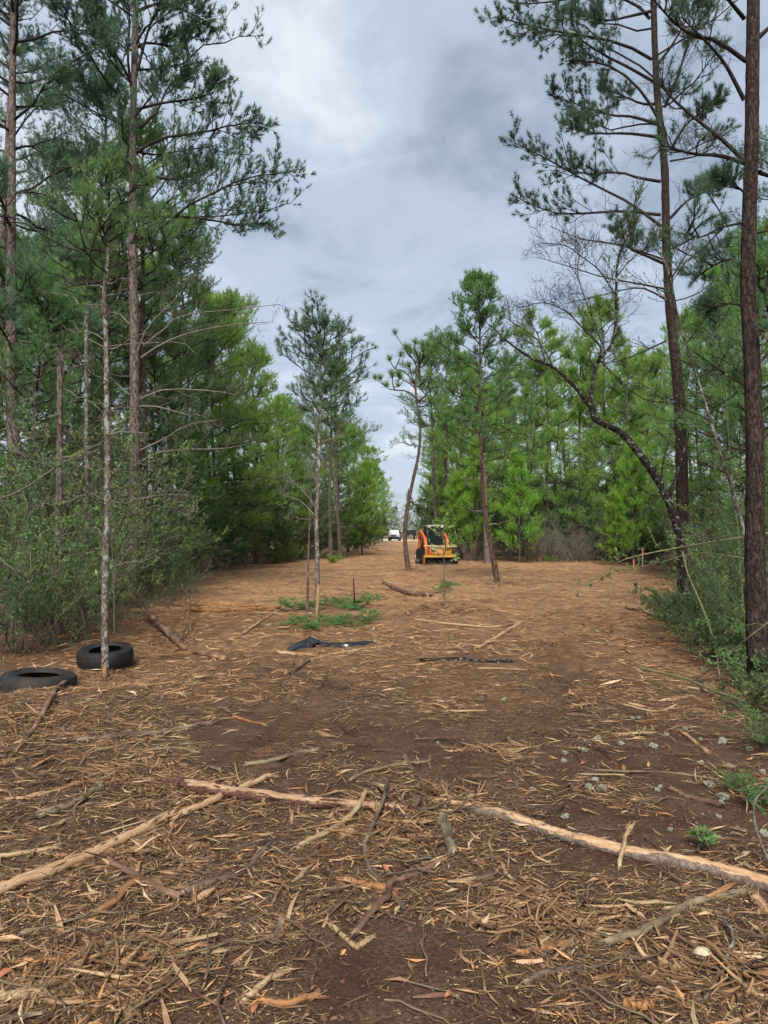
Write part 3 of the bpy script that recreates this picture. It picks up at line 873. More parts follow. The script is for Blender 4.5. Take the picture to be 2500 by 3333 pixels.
def leaning_tree():
    rng = np.random.default_rng(14)
    D = 12.6
    path = trunk_from_px([(2232, 2055), (2225, 1850), (2205, 1714), (2151, 1581), (2079, 1473), (2018, 1406), (1940, 1364), (1922, 1310)], D, 60)
    T, Lb, Lf = MB(), MB(), MB()
    trunk_tube(T, path, 0.075, 0.048, 12, 0.10, rng)
    F = lambda pts, off=0.0: smooth_path([Pt(x, y, D + off * i / len(pts)) for i, (x, y) in enumerate(pts)], 24)
    big = [
        (F([(1930, 1335), (1874, 1262), (1801, 1195), (1729, 1165), (1651, 1111), (1600, 1060)], -0.5), 0.042, 0.008),
        (F([(1922, 1315), (1931, 1238), (1946, 1177), (2000, 1099), (2006, 936), (2012, 844), (2050, 740), (2070, 640)], 0.5), 0.040, 0.010),
        (F([(1948, 1160), (1952, 1125), (1880, 1050), (1838, 1010), (1770, 985), (1700, 1000)], 0.4), 0.020, 0.006),
        (F([(1960, 1120), (1930, 1040), (1900, 960), (1880, 880), (1890, 800)], 0.8), 0.014, 0.005),
        (F([(2004, 960), (1950, 880), (1900, 840), (1840, 800), (1760, 790)], -0.4), 0.013, 0.005),
        (F([(2008, 900), (2050, 850), (2110, 800), (2160, 780)], 0.4), 0.012, 0.004),
        (F([(2180, 1625), (2190, 1580), (2220, 1490), (2245, 1400)], -0.2), 0.030, 0.012),
        (F([(2150, 1585), (2160, 1500), (2185, 1410)], -0.3), 0.016, 0.008),
        (F([(1955, 1175), (2010, 1230), (2080, 1290), (2150, 1310), (2260, 1320)], -0.3), 0.013, 0.005),
        (F([(1801, 1195), (1760, 1120), (1700, 1070), (1640, 1030)], 0.3), 0.010, 0.004),
    ]
    for pth, a, b in big:
        T.tubes(pth[None], np.linspace(a, b, 24)[None], 9)
    arr = np.array([b[0] for b in big])
    bare_twigs(arr[[0, 2, 3, 4, 5, 9]], Lb, rng, 12, 6, 5, 0.55, 0.30, 0.0055, t0=0.25, jit=0.13)
    bare_twigs(arr[[1, 8]], Lb, rng, 12, 5, 4, 0.5, 0.28, 0.0055, t0=0.3, jit=0.13)
    A, _ = sub(arr[[1, 5]], 10, 0.35, 1.0, 0.7, 0.45, rng, up=0.3, K=5, jit=0.08)
    Lb.tubes(A, rad(A, 0.006, 0.003), 4)
    B, _ = sub(A, 7, 0.2, 1.0, 0.7, 0.2, rng, up=0.2, K=3)
    Lb.tubes(B, rad(B, 0.003, 0.002), 3)
    p, d = tips(B, 12, 0.1, rng)
    leaves(Lf, p, d, 0.045, 0.018, rng, rng.uniform(0.1, 0.8, len(p)))
    return finish('leaning_tree', 'leaning crooked tree with dark bark spotted by pale lichen, forked and mostly leafless', None, path[0],
                  [('trunk', T, M['bark_lichen']), ('twigs', Lb, M['limb']), ('leaves', Lf, M['leaf_dark'])])
leaning_tree()

def slim_leaning():
    rng = np.random.default_rng(15)
    D = 9.0
    path = trunk_from_px([(2484, 2150), (2475, 2000), (2452, 1864), (2392, 1623), (2344, 1472), (2302, 1334), (2260, 1201), (2211, 1050), (2180, 900), (2150, 820)], D, 60)
    T, Lb, Lf = MB(), MB(), MB()
    trunk_tube(T, path, 0.030, 0.010, 9, 0.06, rng)
    a, _ = trunk_limbs(path, 18, 0.35, 0.98, lambda f: 0.9 - 0.5 * f, lambda f: 0.4 + 0 * f, rng, K=6)
    Lb.tubes(a, rad(a, 0.008, 0.003), 4)
    B, _ = sub(a, 7, 0.3, 1, 0.7, 0.3, rng, K=4)
    Lb.tubes(B, rad(B, 0.003, 0.002), 3)
    p, d = tips(B, 7, 0.2, rng)
    leaves(Lf, p, d, 0.035, 0.015, rng, rng.uniform(0.0, 0.7, len(p)))
    return finish('slender_tree', 'slender pale-barked tree leaning in front of the reddish pine trunk', None, path[0],
                  [('trunk', T, M['bark_pale']), ('twigs', Lb, M['limb']), ('leaves', Lf, M['leaf_dark'])])
slim_leaning()

def scar(name, path, t0, t1, r0, root, az, rng, mat):
    """bark torn off one side: a proud strip of raw wood with splinters"""
    mb = MB()
    K = 10
    pth = smooth_path(path[: max(4, int(len(path) * t1) + 2)], 60)
    n0, n1 = int(60 * t0), 59
    q = resample(pth[None, n0:n1 + 1], K)[0]
    dirv = np.array([math.cos(az), math.sin(az), 0])
    w = r0 * (0.35 + 0.65 * np.sin(np.linspace(0.25, PI * 0.92, K)))
    mb.tubes((q + dirv * r0 * 0.52)[None], (w * 0.58)[None, :, None] * (1 + 0.12 * rng.normal(size=(1, K, 9))), 9, cap=True)
    o = Vector(root.location)
    for i in range(9):
        b = q[rng.integers(0, 4)] + dirv * r0 * 0.8 + rng.normal(0, r0 * 0.3, 3)
        e = b + np.array([rng.normal(0, 0.05), rng.normal(-0.03, 0.03), rng.uniform(-0.05, 0.12)])
        m2 = (b + e) / 2
        mb.tubes(np.array([b, m2, e])[None], np.array([[0.006, 0.005, 0.001]]), 4)
    me = mesh_from(mb, name, o)
    me.materials.append(mat)
    return link(name, me, root)

def tyre_sapling():
    rng = np.random.default_rng(16)
    D = 8.75
    path = trunk_from_px([(343, 2205), (342, 2150), (342, 1900), (350, 1600), (347, 1300), (345, 1080), (338, 980), (345, 900), (352, 830), (345, 760), (352, 690), (356, 630)], D, 110)
    T, Lb, Dd, Nd = MB(), MB(), MB(), MB()
    trunk_tube(T, path, 0.046, 0.010, 12, 0.05, rng, flare=0.1)
    live, f = trunk_limbs(path, 19, 0.60, 0.99, lambda f: 1.1 - 0.55 * f, lambda f: 0.15 + 0.6 * f, rng, K=6, curve=0.15)
    Lb.tubes(live, rad(live, 0.011, 0.004), 5)
    foliage_on(live, Lb, Nd, rng, 5, 4, 3, 14, 0.09, 0.0042, lambda q: 0.38 * q, 0.15, t0=0.2, lightness=0.55)
    dead, _ = trunk_limbs(path, 16, 0.18, 0.62, lambda f: 0.75 + 0 * f, lambda f: 0.25 + 0 * f, rng, K=7, jit=0.05)
    Dd.tubes(dead, rad(dead, 0.009, 0.003), 5)
    bare_twigs(dead, Dd, rng, 4, 4, 0, 0.28, 0.15, 0.003)
    r = finish('pine_sapling', 'slim pine growing right beside the standing tyre, bark scraped orange at its foot', None, path[0],
               [('trunk', T, M['bark_pale']), ('limbs', Lb, M['limb']), ('dead_limbs', Dd, M['dead_limb']), ('crown', Nd, M['needle_mid'])])
    scar('torn_bark', path, 0.12, 0.075, 0.064, r, R(-75), rng, M['wood_orange'])
    return r
tyre_sapling()

def centre_sapling():
    rng = np.random.default_rng(17)
    D = 14.5
    path = trunk_from_px([(1030, 2018), (1033, 1850), (1030, 1700), (1037, 1560), (1040, 1400), (1043, 1300), (1042, 1220), (1048, 1160), (1040, 1110), (1044, 1080)], D, 90)
    T, Lb, Dd, Nd = MB(), MB(), MB(), MB()
    trunk_tube(T, path, 0.048, 0.012, 10, 0.06, rng, flare=0.1)
    live, f = trunk_limbs(path, 34, 0.46, 0.985, lambda f: 0.80 - 0.36 * f, lambda f: 0.12 + 0.6 * f, rng, K=6, curve=0.25)
    Lb.tubes(live, rad(live, 0.012, 0.005), 5)
    foliage_on(live, Lb, Nd, rng, 4, 3, 2, 18, 0.12, 0.0060, lambda q: 0.38 * q, 0.17, t0=0.35, spread=0.6, lightness=0.55)
    dead = px_limbs([[(360, 1130), (420, 1060), (450, 960), (520, 900)], [(350, 1380), (280, 1280), (150, 1150)],
                     [(340, 1420), (250, 1330), (130, 1290)], [(370, 1240), (330, 1170), (320, 1100)],
                     [(370, 960), (450, 930), (560, 880), (640, 800)], [(365, 820), (300, 740), (180, 700)]], 850, 950, 1.952, D, rng, 0.5)
    Dd.tubes(dead, rad(dead, 0.012, 0.004), 5)
    bare_twigs(dead, Dd, rng, 5, 4, 2, 0.35, 0.18, 0.004)
    r = finish('pine_sapling', 'thin young pine with sparse crown and pale torn wood at its base, by green boughs', None, path[0],
               [('trunk', T, M['bark_pale']), ('limbs', Lb, M['limb']), ('dead_limbs', Dd, M['dead_limb']), ('crown', Nd, M['needle_dark'])])
    scar('torn_bark', path, 0.05, 0.075, 0.066, r, R(-60), rng, M['wood_tan'])
    rng = np.random.default_rng(18)
    D = 15.2
    path = trunk_from_px([(1000, 2003), (1003, 1850), (1008, 1700), (1015, 1560), (1030, 1450), (1020, 1330)], D, 50)
    T, Lb = MB(), MB()
    trunk_tube(T, path, 0.026, 0.006, 8, 0.06, rng, flare=0.1)
    dead, _ = trunk_limbs(path, 16, 0.35, 0.97, lambda f: 0.9 - 0.4 * f, lambda f: 0.35 + 0.3 * f, rng, K=7, jit=0.05)
    Lb.tubes(dead, rad(dead, 0.008, 0.003), 4)
    bare_twigs(dead, Lb, rng, 5, 4, 2, 0.35, 0.18, 0.0035)
    finish('bare_sapling', 'leafless thin sapling close beside the young pine with torn base', None, path[0],
           [('trunk', T, M['bark_grey']), ('twigs', Lb, M['dead_limb'])])
    # little broken stub of a stem to the right of it
    path = smooth_path([Gp(1158, 1985, -0.05), Pt(1153, 1940, 15.9), Pt(1151, 1882, 15.9)], 14)
    T = MB(); trunk_tube(T, path, 0.020, 0.012, 7, 0.1, rng, flare=0.1)
    finish('stem_stub', 'short broken brown stem sticking up beside the green boughs', None, path[0], [('stem', T, M['bark_red'])], cat='stump')
centre_sapling()

def curved_pine():
    rng = np.random.default_rng(19)
    D = 30.5
    path = trunk_from_px([(1332, 1866), (1322, 1800), (1318, 1730), (1325, 1660), (1345, 1560), (1362, 1480), (1368, 1400), (1360, 1330), (1352, 1250), (1362, 1190), (1368, 1150)], D, 80)
    T, Lb, Nd = MB(), MB(), MB()
    trunk_tube(T, path, 0.092, 0.030, 12, 0.06, rng, flare=0.35)
    live = px_limbs([
        [(985, 680), (930, 630), (850, 625), (800, 610), (760, 560)], [(985, 640), (960, 560), (900, 500), (850, 490), (820, 440)],
        [(990, 620), (940, 580), (890, 550)], [(1005, 560), (1010, 500), (1005, 430)], [(1010, 520), (960, 420), (930, 380)],
        [(1010, 470), (990, 390), (970, 350), (980, 330)], [(1012, 450), (1030, 400), (1025, 340)], [(1020, 480), (1060, 430), (1060, 380)],
        [(1000, 700), (1060, 640), (1090, 590)], [(1000, 730), (1050, 720), (1110, 650)], [(985, 600), (960, 540), (940, 480)],
        [(1005, 590), (1040, 570), (1060, 530)], [(960, 420), (935, 400), (920, 365)], [(850, 490), (870, 450), (885, 410)], [(850, 625), (835, 580), (835, 540)],
        [(870, 520), (880, 550), (875, 530)], [(1020, 440), (1050, 370), (1065, 330)],
    ], 850, 950, 1.952, D, rng, 0.6, K=7)
    Lb.tubes(live, rad(live, 0.032, 0.016), 6)
    p = live[:, -1]; d = nrm(live[:, -1] - live[:, -2]) * 0.5 + UP * 0.6
    q = live[:, 4] + rng.normal(0, 0.05, (len(live), 3)) + UP * 0.1
    pp = np.concatenate([p, q[::3], p[::2] + rng.normal(0, 0.35, p[::2].shape)]); dd = np.concatenate([d, d[::3], d[::2]])
    # extra short stems so that every tuft sits on wood
    src = np.concatenate([p, live[:, 4][::3], live[:, 5][::2]])
    st = np.stack([src, (src + pp) / 2 + UP * -0.02, pp], 1)
    Lb.tubes(st, rad(st, 0.018, 0.012), 4)
    needles(Nd, pp, dd, 90, 0.34, 0.018, 0.62, rng, rng.uniform(0.4, 0.9, len(pp)), droop=0.02)
    cones(Lb, live, 3, rng)
    dead, _ = trunk_limbs(path, 14, 0.45, 0.85, lambda f: 1.3 + 0 * f, lambda f: 0.1 + 0 * f, rng, K=7, jit=0.06)
    Lb.tubes(dead, rad(dead, 0.014, 0.005), 4)
    bare_twigs(dead, Lb, rng, 4, 3, 0, 0.4, 0.2, 0.005)
    finish('longleaf_pine', 'spindly curved pine with reddish trunk and pom-pom needle tufts beside the orange machine', None, path[0],
           [('trunk', T, M['bark_warm']), ('limbs', Lb, M['limb']), ('crown', Nd, M['needle_mid'])])
curved_pine()

def right_mid_pine():
    rng = np.random.default_rng(20)
    D = 25.0
    path = trunk_from_px([(1622, 1898), (1600, 1790), (1575, 1650), (1568, 1500), (1562, 1350), (1563, 1200), (1562, 1080), (1560, 980), (1562, 915)], D, 90)
    T, Lb, Dd, Nd = MB(), MB(), MB(), MB()
    trunk_tube(T, path, 0.084, 0.016, 12, 0.05, rng, flare=0.35)
    live, f = trunk_limbs(path, 52, 0.36, 0.995, lambda f: 2.4 - 2.1 * f ** 0.8, lambda f: 0.15 + 0.5 * f, rng, K=6, curve=0.2)
    Lb.tubes(live, rad(live, 0.020, 0.007), 5)
    foliage_on(live, Lb, Nd, rng, 8, 5, 2, 14, 0.14, 0.0095, lambda q: 0.34 * q, 0.22, t0=0.35, lightness=0.5)
    dead = px_limbs([[(1400, 990), (1450, 940), (1490, 860), (1500, 700)], [(1410, 1020), (1480, 1010), (1590, 980)], [(1390, 900), (1330, 880), (1250, 830)],
                     [(1405, 1120), (1340, 1100), (1280, 1110)], [(1430, 1240), (1470, 1240), (1490, 1250)], [(1395, 830), (1470, 760), (1590, 720)]], 850, 950, 1.952, D, rng, 0.6)
    Dd.tubes(dead, rad(dead, 0.018, 0.006), 5)
    bare_twigs(dead, Dd, rng, 5, 4, 0, 0.45, 0.25, 0.006)
    r = finish('pine_tree', 'slim leaning pine with pointed crown standing in the open right of the orange machine', None, path[0],
               [('trunk', T, M['bark_warm']), ('limbs', Lb, M['limb']), ('dead_limbs', Dd, M['limb']), ('crown', Nd, M['needle_mid'])])
    scar('torn_bark', path[int(90 * 0.09):], 0.3, 0.025, 0.075, r, R(-130), rng, M['wood_orange'])
right_mid_pine()

def bare_snag(label, px, py0, py1, D, r, seed, mat, lean=0, live=0):
    rng = np.random.default_rng(seed)
    path = trunk_from_px([(px, py0), (px + lean * 0.5, (py0 + py1) / 2), (px + lean, py1)], D, 50)
    T, Lb = MB(), MB()
    trunk_tube(T, path, r, r * 0.55, 10, 0.08, rng)
    # splintered top
    top = path[-1]
    for i in range(7):
        e = top + np.array([rng.normal(0, r * 0.5), rng.normal(0, r * 0.5), rng.uniform(0.1, 0.4)])
        b = top + np.array([rng.normal(0, r * 0.35), rng.normal(0, r * 0.35), -0.1])
        T.tubes(np.array([b, (b + e) / 2, e])[None], np.array([[r * 0.25, r * 0.18, 0.002]]), 5)
    dead, _ = trunk_limbs(path, 9, 0.25, 0.97, lambda f: 1.3 + 0 * f, lambda f: 0.35 - 0.4 * f, rng, K=8, jit=0.05, curve=-0.1)
    Lb.tubes(dead, rad(dead, r * 0.22, 0.006), 5)
    bare_twigs(dead, Lb, rng, 5, 4, 0, 0.5, 0.25, 0.006)
    finish('dead_tree', label, None, path[0], [('trunk', T, mat), ('dead_limbs', Lb, M['dead_limb'])])
bare_snag('broken dead tree with pale drooping branches just behind the slim leaning pine', 1588, 1800, 1425, 40.0, 0.17, 31, M['bark_grey'], lean=-20)
bare_snag('dead pine stub with snapped top in the wood above the tyres', 190, 2080, 1190, 12.5, 0.07, 32, M['bark_grey'], lean=5)
bare_snag('thin pale dead trunk standing between the snapped stub and the slim scraped pine', 283, 2050, 1050, 13.5, 0.05, 33, M['bark_pale'], lean=-3)

# ------------------------------------------------------------------ pines of the wood: a few kinds, then copies
def make_pine(name, seed, H, r, t0, nl, Lmax, Lmin, el0, el1, nsub, ntw, ntuft, nn, nl_len, nw, mat_n, mat_b, ndead, light=0.5, wob=0.15, shape=1.0, flatz=0.45):
    rng = np.random.default_rng(seed)
    cp = [np.array([0, 0, -0.15])] + [np.array([rng.normal(0, wob), rng.normal(0, wob), H * k]) for k in (0.3, 0.6, 0.85, 1.0)]
    path = smooth_path(cp, 40)
    T, Lb, Dd, Nd = MB(), MB(), MB(), MB()
    trunk_tube(T, path, r, 0.02, 9, 0.06, rng)
    Lf = lambda f: Lmin + (Lmax - Lmin) * (1 - f ** shape)
    live, _ = trunk_limbs(path, nl, t0, 0.995, Lf, lambda f: el0 + (el1 - el0) * f, rng, K=6, curve=0.12)
    Lb.tubes(live, rad(live, 0.03, 0.008), 5)
    foliage_on(live, Lb, Nd, rng, nsub, ntw, ntuft, nn, nl_len, nw, lambda q: 0.36 * q, 0.34, t0=0.3, flatz=flatz, lightness=light, twig_tubes=False, r_sub=0.012, spread=0.42, tuft_t0=0.08)
    if ndead:
        dead, _ = trunk_limbs(path, ndead, 0.12, t0 + 0.05, lambda f: 1.4 + 0.6 * f, lambda f: 0.05 + 0 * f, rng, K=6, jit=0.04)
        Dd.tubes(dead, rad(dead, 0.018, 0.006), 4)
        bare_twigs(dead, Dd, rng, 5, 3, 0, 0.5, 0.25, 0.006)
    root = finish(name, 'x', None, (0, 0, 0), [('trunk', T, mat_b), ('limbs', Lb, M['limb']), ('dead_limbs', Dd, M['dead_limb']), ('crown', Nd, mat_n)])
    root['H'] = H
    return root

P_ = {}
P_['tall'] = make_pine('pine_tree', 101, 13.0, 0.14, 0.20, 44, 2.6, 0.5, 0.10, 0.7, 10, 6, 3, 9, 0.15, 0.014, M['needle_bright'], M['bark_far'], 8, shape=2.0)
P_['dense'] = make_pine('pine_tree', 102, 12.0, 0.13, 0.10, 50, 2.7, 0.5, 0.06, 0.7, 10, 6, 3, 9, 0.15, 0.014, M['needle_bright'], M['bark_far'], 3, shape=2.2)
P_['high'] = make_pine('pine_tree', 103, 14.0, 0.15, 0.40, 36, 2.6, 0.7, 0.15, 0.8, 9, 6, 3, 9, 0.15, 0.013, M['needle_mid'], M['bark_far'], 12, shape=2.2)
P_['layered'] = make_pine('pine_tree', 104, 11.5, 0.13, 0.14, 26, 3.5, 0.8, 0.0, 0.55, 14, 7, 3, 9, 0.15, 0.014, M['needle_bright'], M['bark_far'], 6, shape=2.0, flatz=0.15, light=0.6)
P_['dark'] = make_pine('pine_tree', 105, 15.0, 0.14, 0.26, 46, 2.3, 0.6, 0.12, 0.7, 9, 6, 3, 11, 0.13, 0.0095, M['needle_dark'], M['bark_grey'], 8, shape=2.0, light=0.5)
P_['mid'] = make_pine('pine_tree', 107, 8.0, 0.06, 0.14, 44, 1.7, 0.4, 0.10, 0.8, 9, 6, 2, 13, 0.12, 0.0065, M['needle_mid'], M['bark_pale'], 4, shape=1.8, light=0.55)
P_['young'] = make_pine('young_pine', 106, 4.6, 0.05, 0.10, 36, 1.35, 0.25, 0.20, 0.9, 8, 6, 3, 9, 0.11, 0.011, M['needle_lime'], M['bark_far'], 0, shape=0.9, light=0.55, wob=0.06)
for r_ in P_.values():
    pass
USED = {k: False for k in P_}
PR = np.random.default_rng(500)

KIND_WORDS = {'tall': 'tall narrow', 'dense': 'bushy low-branched', 'high': 'high-crowned bare-stemmed', 'layered': 'flat-layered', 'dark': 'dark tall', 'mid': 'mid-sized', 'young': 'young',
              'holly': 'dense dark', 'holly2': 'tall dark', 'olive': 'olive-leaved', 'brush': 'grey leafless', 'grey': 'grey-green', 'far': 'olive', 'fardark': 'dark green', 'low': 'low', 'fresh': 'bright'}
ORD = ['first', 'second', 'third', 'fourth', 'fifth', 'sixth', 'seventh', 'eighth', 'ninth', 'tenth', 'eleventh', 'twelfth', 'thirteenth', 'fourteenth', 'fifteenth', 'sixteenth', 'seventeenth', 'eighteenth', 'nineteenth', 'twentieth']
def rank_labels(rows, noun, where, rev=False):
    """rows: (kind, px or x, depth, H); tells like kinds apart by counting along the wood"""
    out = [None] * len(rows)
    for k in set(r[0] for r in rows):
        ids = sorted([i for i, r in enumerate(rows) if r[0] == k], key=lambda i: rows[i][1] if not rev else -rows[i][1])
        for n_, i in enumerate(ids):
            pre = '' if len(ids) == 1 else ORD[n_] + ' '
            out[i] = pre + KIND_WORDS[k] + ' ' + noun + ' ' + where
    return list(zip(rows, out))
def plant(kind, px, depth, H, label, group=None, rz=None, name=None):
    proto = P_[kind]
    x = (px - CX) / FPX * depth
    base = (x, depth, g1(x, depth))
    o = proto if not USED[kind] else copy_tree(proto)
    USED[kind] = True
    s = H / proto['H']
    o.location = base
    w = PR.uniform(0.88, 1.12)
    o.scale = (s * w, s * w, s)
    o.rotation_euler = (PR.normal(0, 0.02), PR.normal(0, 0.02), PR.uniform(0, 6.28) if rz is None else rz)
    for k in ('group',):
        if k in o.keys(): del o[k]
    tag(o, label, 'tree', group)
    return o

GL, GR = 'pines of the wood left of the track', 'pines of the wood right of the track'
# left wood, near and mid
plant('dark', 72, 15.5, 15.5, 'dark pine with slightly crooked trunk closest to the upper corner above the tyres', 'tall pines')
plant('dark', 262, 21.0, 14.5, 'dark pine whose slim trunk shows just behind the slim scraped pine', 'tall pines')
plant('dark', -60, 19.0, 16.0, 'dark pine half out of the picture above the flat tyre', 'tall pines')
plant('high', 480, 20.5, 12.2, 'dark-trunked pine standing close behind the tall grey-barked pine', 'tall pines')
NL = 'mid-sized pine in the thicket behind the slim scraped pine'
for (k, px, d, H), lab_ in rank_labels([('mid', a, b, c) for a, b, c in [(120, 15.5, 6.6), (215, 18.0, 8.0), (330, 20.5, 8.6), (-10, 17.5, 7.6), (525, 22.5, 7.4), (80, 22.5, 10.0), (580, 26.0, 8.2)]], 'pine', 'from the left around the slim scraped pine', False):
    plant('mid', px, d, H, lab_, GL)
LW = 'green pine in the mixed wood left of the clearing'
for (k, px, d, H), lab_ in rank_labels([('dark', 150, 27, 15), ('tall', 350, 27, 12.0), ('high', 560, 27, 12.6),
                    ('dense', 640, 33, 11.6), ('dark', 620, 29, 13.2), ('tall', 480, 36, 14), ('dense', 230, 34, 13), ('dense', 90, 36, 14)], 'pine', 'from the left in the wood left of the clearing', False):
    plant(k, px, d, H, lab_, GL)
plant('layered', 700, 33, 10.2, 'spreading pine in flat bright layers at the left rear of the clearing', GL)
LW2 = 'bright green pine in the row between the layered pine and the track'
for (k, px, d, H), lab_ in rank_labels([('tall', 760, 37, 12.6), ('dense', 836, 40, 10.8), ('layered', 900, 43, 8.8), ('tall', 915, 47, 9.6), ('dense', 980, 50, 8.2), ('layered', 790, 41, 8.0),
                    ('high', 700, 45, 14), ('dense', 850, 56, 10.2), ('tall', 970, 60, 9.2), ('dense', 640, 50, 13), ('dense', 750, 58, 12), ('dense', 1045, 66, 9.6)], 'pine', 'from the left between tall grey pine and track', False):
    plant(k, px, d, H, lab_, GL)
plant('high', 1078, 44, 12.0, 'tall open-crowned pine directly behind the thin young pine with torn base', GL)
plant('high', 1110, 45, 10.8, 'dark-trunked pine just right of the open-crowned one behind the young pine', GL)
LT = 'pine in the row receding along the left side of the track'
for (k, x, d, H), lab_ in rank_labels([('layered', -3.0, 52, 9.2), ('dense', -2.9, 62, 10.0), ('tall', -2.6, 72, 11.2), ('dense', -2.2, 84, 10.6), ('tall', -1.2, 98, 10.5), ('tall', -0.8, 114, 10.5),
                   ('tall', -0.3, 132, 10.5), ('dense', -7, 58, 10.5), ('tall', -8, 72, 11), ('dense', -6, 92, 11)], 'pine', 'from the left beside the left track edge', False):
    plant(k, CX + x / d * FPX, d, H, lab_, GL)
RT = 'pine in the row receding along the right side of the track'
for (k, x, d, H), lab_ in rank_labels([('high', 3.6, 50, 13.5), ('high', 4.3, 52, 14.3), ('tall', 4.8, 60, 11.0), ('tall', 5.4, 72, 11), ('tall', 6.0, 86, 11), ('tall', 6.9, 104, 11), ('tall', 8.2, 126, 11),
                   ('tall', 9.6, 150, 11), ('high', 6.5, 60, 14)], 'pine', 'from the left beside the right track edge', False):
    plant(k, CX + x / d * FPX, d, H, lab_, GR)
END = 'far pine closing the end of the track behind the white pickup'
for (k, x, d, H), lab_ in rank_labels([('dense', 3, 205, 8.0), ('dense', -3, 190, 9.5), ('dense', 9.5, 195, 9.5), ('dense', 6, 200, 8.6), ('dense', -8, 200, 10), ('dense', 0.5, 196, 8.4), ('dense', 13, 190, 10)], 'pine', 'from the left closing the far end of the track', False):
    plant(k, CX + x / d * FPX, d, H, lab_, 'far pines')
RW = 'bright green pine in the wood along the right rear of the clearing'
for (k, px, d, H), lab_ in rank_labels([('tall', 1500, 47, 12.0), ('dense', 1590, 46, 9.0), ('layered', 1660, 50, 11.0), ('tall', 1730, 46, 11.5), ('layered', 1790, 47, 14.0),
                    ('layered', 1880, 45, 12.0), ('tall', 1990, 46, 15.0), ('layered', 2050, 43, 11.0), ('dense', 2120, 45, 11.5),
                    ('dense', 1480, 74, 13), ('dense', 1640, 76, 14), ('dense', 1720, 70, 13), ('dense', 1800, 78, 15), ('dense', 1900, 72, 14), ('dense', 2010, 75, 15), ('dense', 2130, 70, 14), ('high', 1660, 60, 15), ('dense', 1840, 58, 13.5), ('tall', 1930, 60, 14.5), ('dense', 2090, 57, 13.5), ('dense', 1560, 62, 13)], 'pine', 'from the left in the right rear wood', False):
    plant(k, px, d, H, lab_, GR)
RN = 'pine in the shaded wood behind the reddish trunk'
for (k, px, d, H), lab_ in rank_labels([('dense', 2230, 36, 11.5), ('tall', 2330, 30, 11.5), ('dense', 2420, 34, 12.5), ('tall', 2510, 25, 11.5), ('layered', 2290, 26, 7.5), ('dark', 2560, 17, 11)], 'pine', 'from the left behind the two tall right trunks', False):
    plant(k, px, d, H, lab_, GR)
RM = 'mid-sized dark pine between the two tall trunks on the right'
for (k, px, d, H), lab_ in rank_labels([('mid', a, b, c) for a, b, c in [(2425, 15.0, 4.6), (2530, 13.0, 6.4), (2400, 24, 8.6)]], 'pine', 'from the left between the two tall right trunks', False):
    plant('mid', px, d, H, lab_, GR)
plant('young', 1690, 40.5, 5.4, 'rounded bright young pine at the wood edge right of the slim leaning pine', 'young pines')
plant('young', 1550, 43, 6.2, 'lime green young pine directly behind the orange machine', 'young pines')
plant('young', 1492, 43.5, 4.6, 'small bright young pine just above the machine cab', 'young pines')
plant('young', 2060, 38, 5.8, 'yellow-green young pine under the leaning lichen-covered tree', 'young pines')
plant('young', 2005, 37, 3.2, 'low yellow-green young pine left of the survey stakes', 'young pines')
plant('young', 1180, 54, 6.0, 'small bright young pine on the left edge of the track', 'young pines')
plant('young', 630, 32, 5.6, 'bright young pine on the left of the clearing behind the bare limbs', 'young pines')
plant('young', 760, 36, 3.4, 'low feathery young pine at the left rear edge of the clearing', 'young pines')
plant('young', 1440, 56, 5.0, 'young pine on the right edge of the track behind the curved pine', 'young pines')

# ------------------------------------------------------------------ shrubs and undergrowth
def make_shrub(name, seed, H, spread, nst, nb, ntw, nlv, Ll, Lw, mat_l, mat_s, light=0.45, bare=False, arch=0.1, stem_r=0.014):
    rng = np.random.default_rng(seed)
    S, Lf = MB(), MB()
    az = rng.uniform(0, 2 * PI, nst)
    b0 = rng.normal(0, 0.18, (nst, 2)) * spread
    el = rng.uniform(0.9, 1.45, nst)
    L = H * rng.uniform(0.7, 1.1, nst)
    d = np.stack([np.cos(az) * np.cos(el), np.sin(az) * np.cos(el), np.sin(el)], -1)
    s = np.linspace(0, 1, 8)[None, :, None]
    p = np.concatenate([b0, np.full((nst, 1), -0.05)], 1)
    st = p[:, None] + d[:, None] * L[:, None, None] * s
    out = np.stack([np.cos(az), np.sin(az), -0.3 * np.ones(nst)], -1)
    st = st + out[:, None] * (spread * 0.6 + arch * L[:, None, None]) * s ** 2 * 0.6
    j = np.cumsum(rng.normal(0, 0.022, st.shape), 1); j -= j[:, :1]
    st = st + j * L[:, None, None]
    S.tubes(st, rad(st, stem_r, stem_r * 0.35), 5)
    A, _ = sub(st, nb, 0.18, 1.0, 0.9, lambda q: 0.33 * q, rng, up=0.1, curve=-0.05, K=5, jit=0.06)
    S.tubes(A, rad(A, stem_r * 0.4, stem_r * 0.18), 4)
    B, _ = sub(A, ntw, 0.15, 1.0, 0.8, lambda q: 0.4 * q, rng, up=0.1, K=4, jit=0.07)
    S.tubes(B, rad(B, stem_r * 0.18, stem_r * 0.1), 3)
    if nlv:
        p, dd = tips(B, nlv, 0.1, rng)
        cl = np.repeat(rng.normal(0, 0.15, len(B)), nlv)
        leaves(Lf, p, dd, Ll, Lw, rng, light + cl + rng.normal(0, 0.08, len(p)))
    root = finish(name, 'x', None, (0, 0, 0), [('stems', S, mat_s), ('leaves', Lf, mat_l)], cat='shrub')
    root['H'] = H
    return root
S_ = {}
S_['holly'] = make_shrub('shrub', 201, 2.4, 0.9, 9, 9, 6, 14, 0.042, 0.022, M['leaf_dark'], M['twig'], 0.5)
S_['holly2'] = make_shrub('shrub', 202, 3.2, 1.0, 8, 10, 6, 14, 0.045, 0.023, M['leaf_dark'], M['twig'], 0.4)
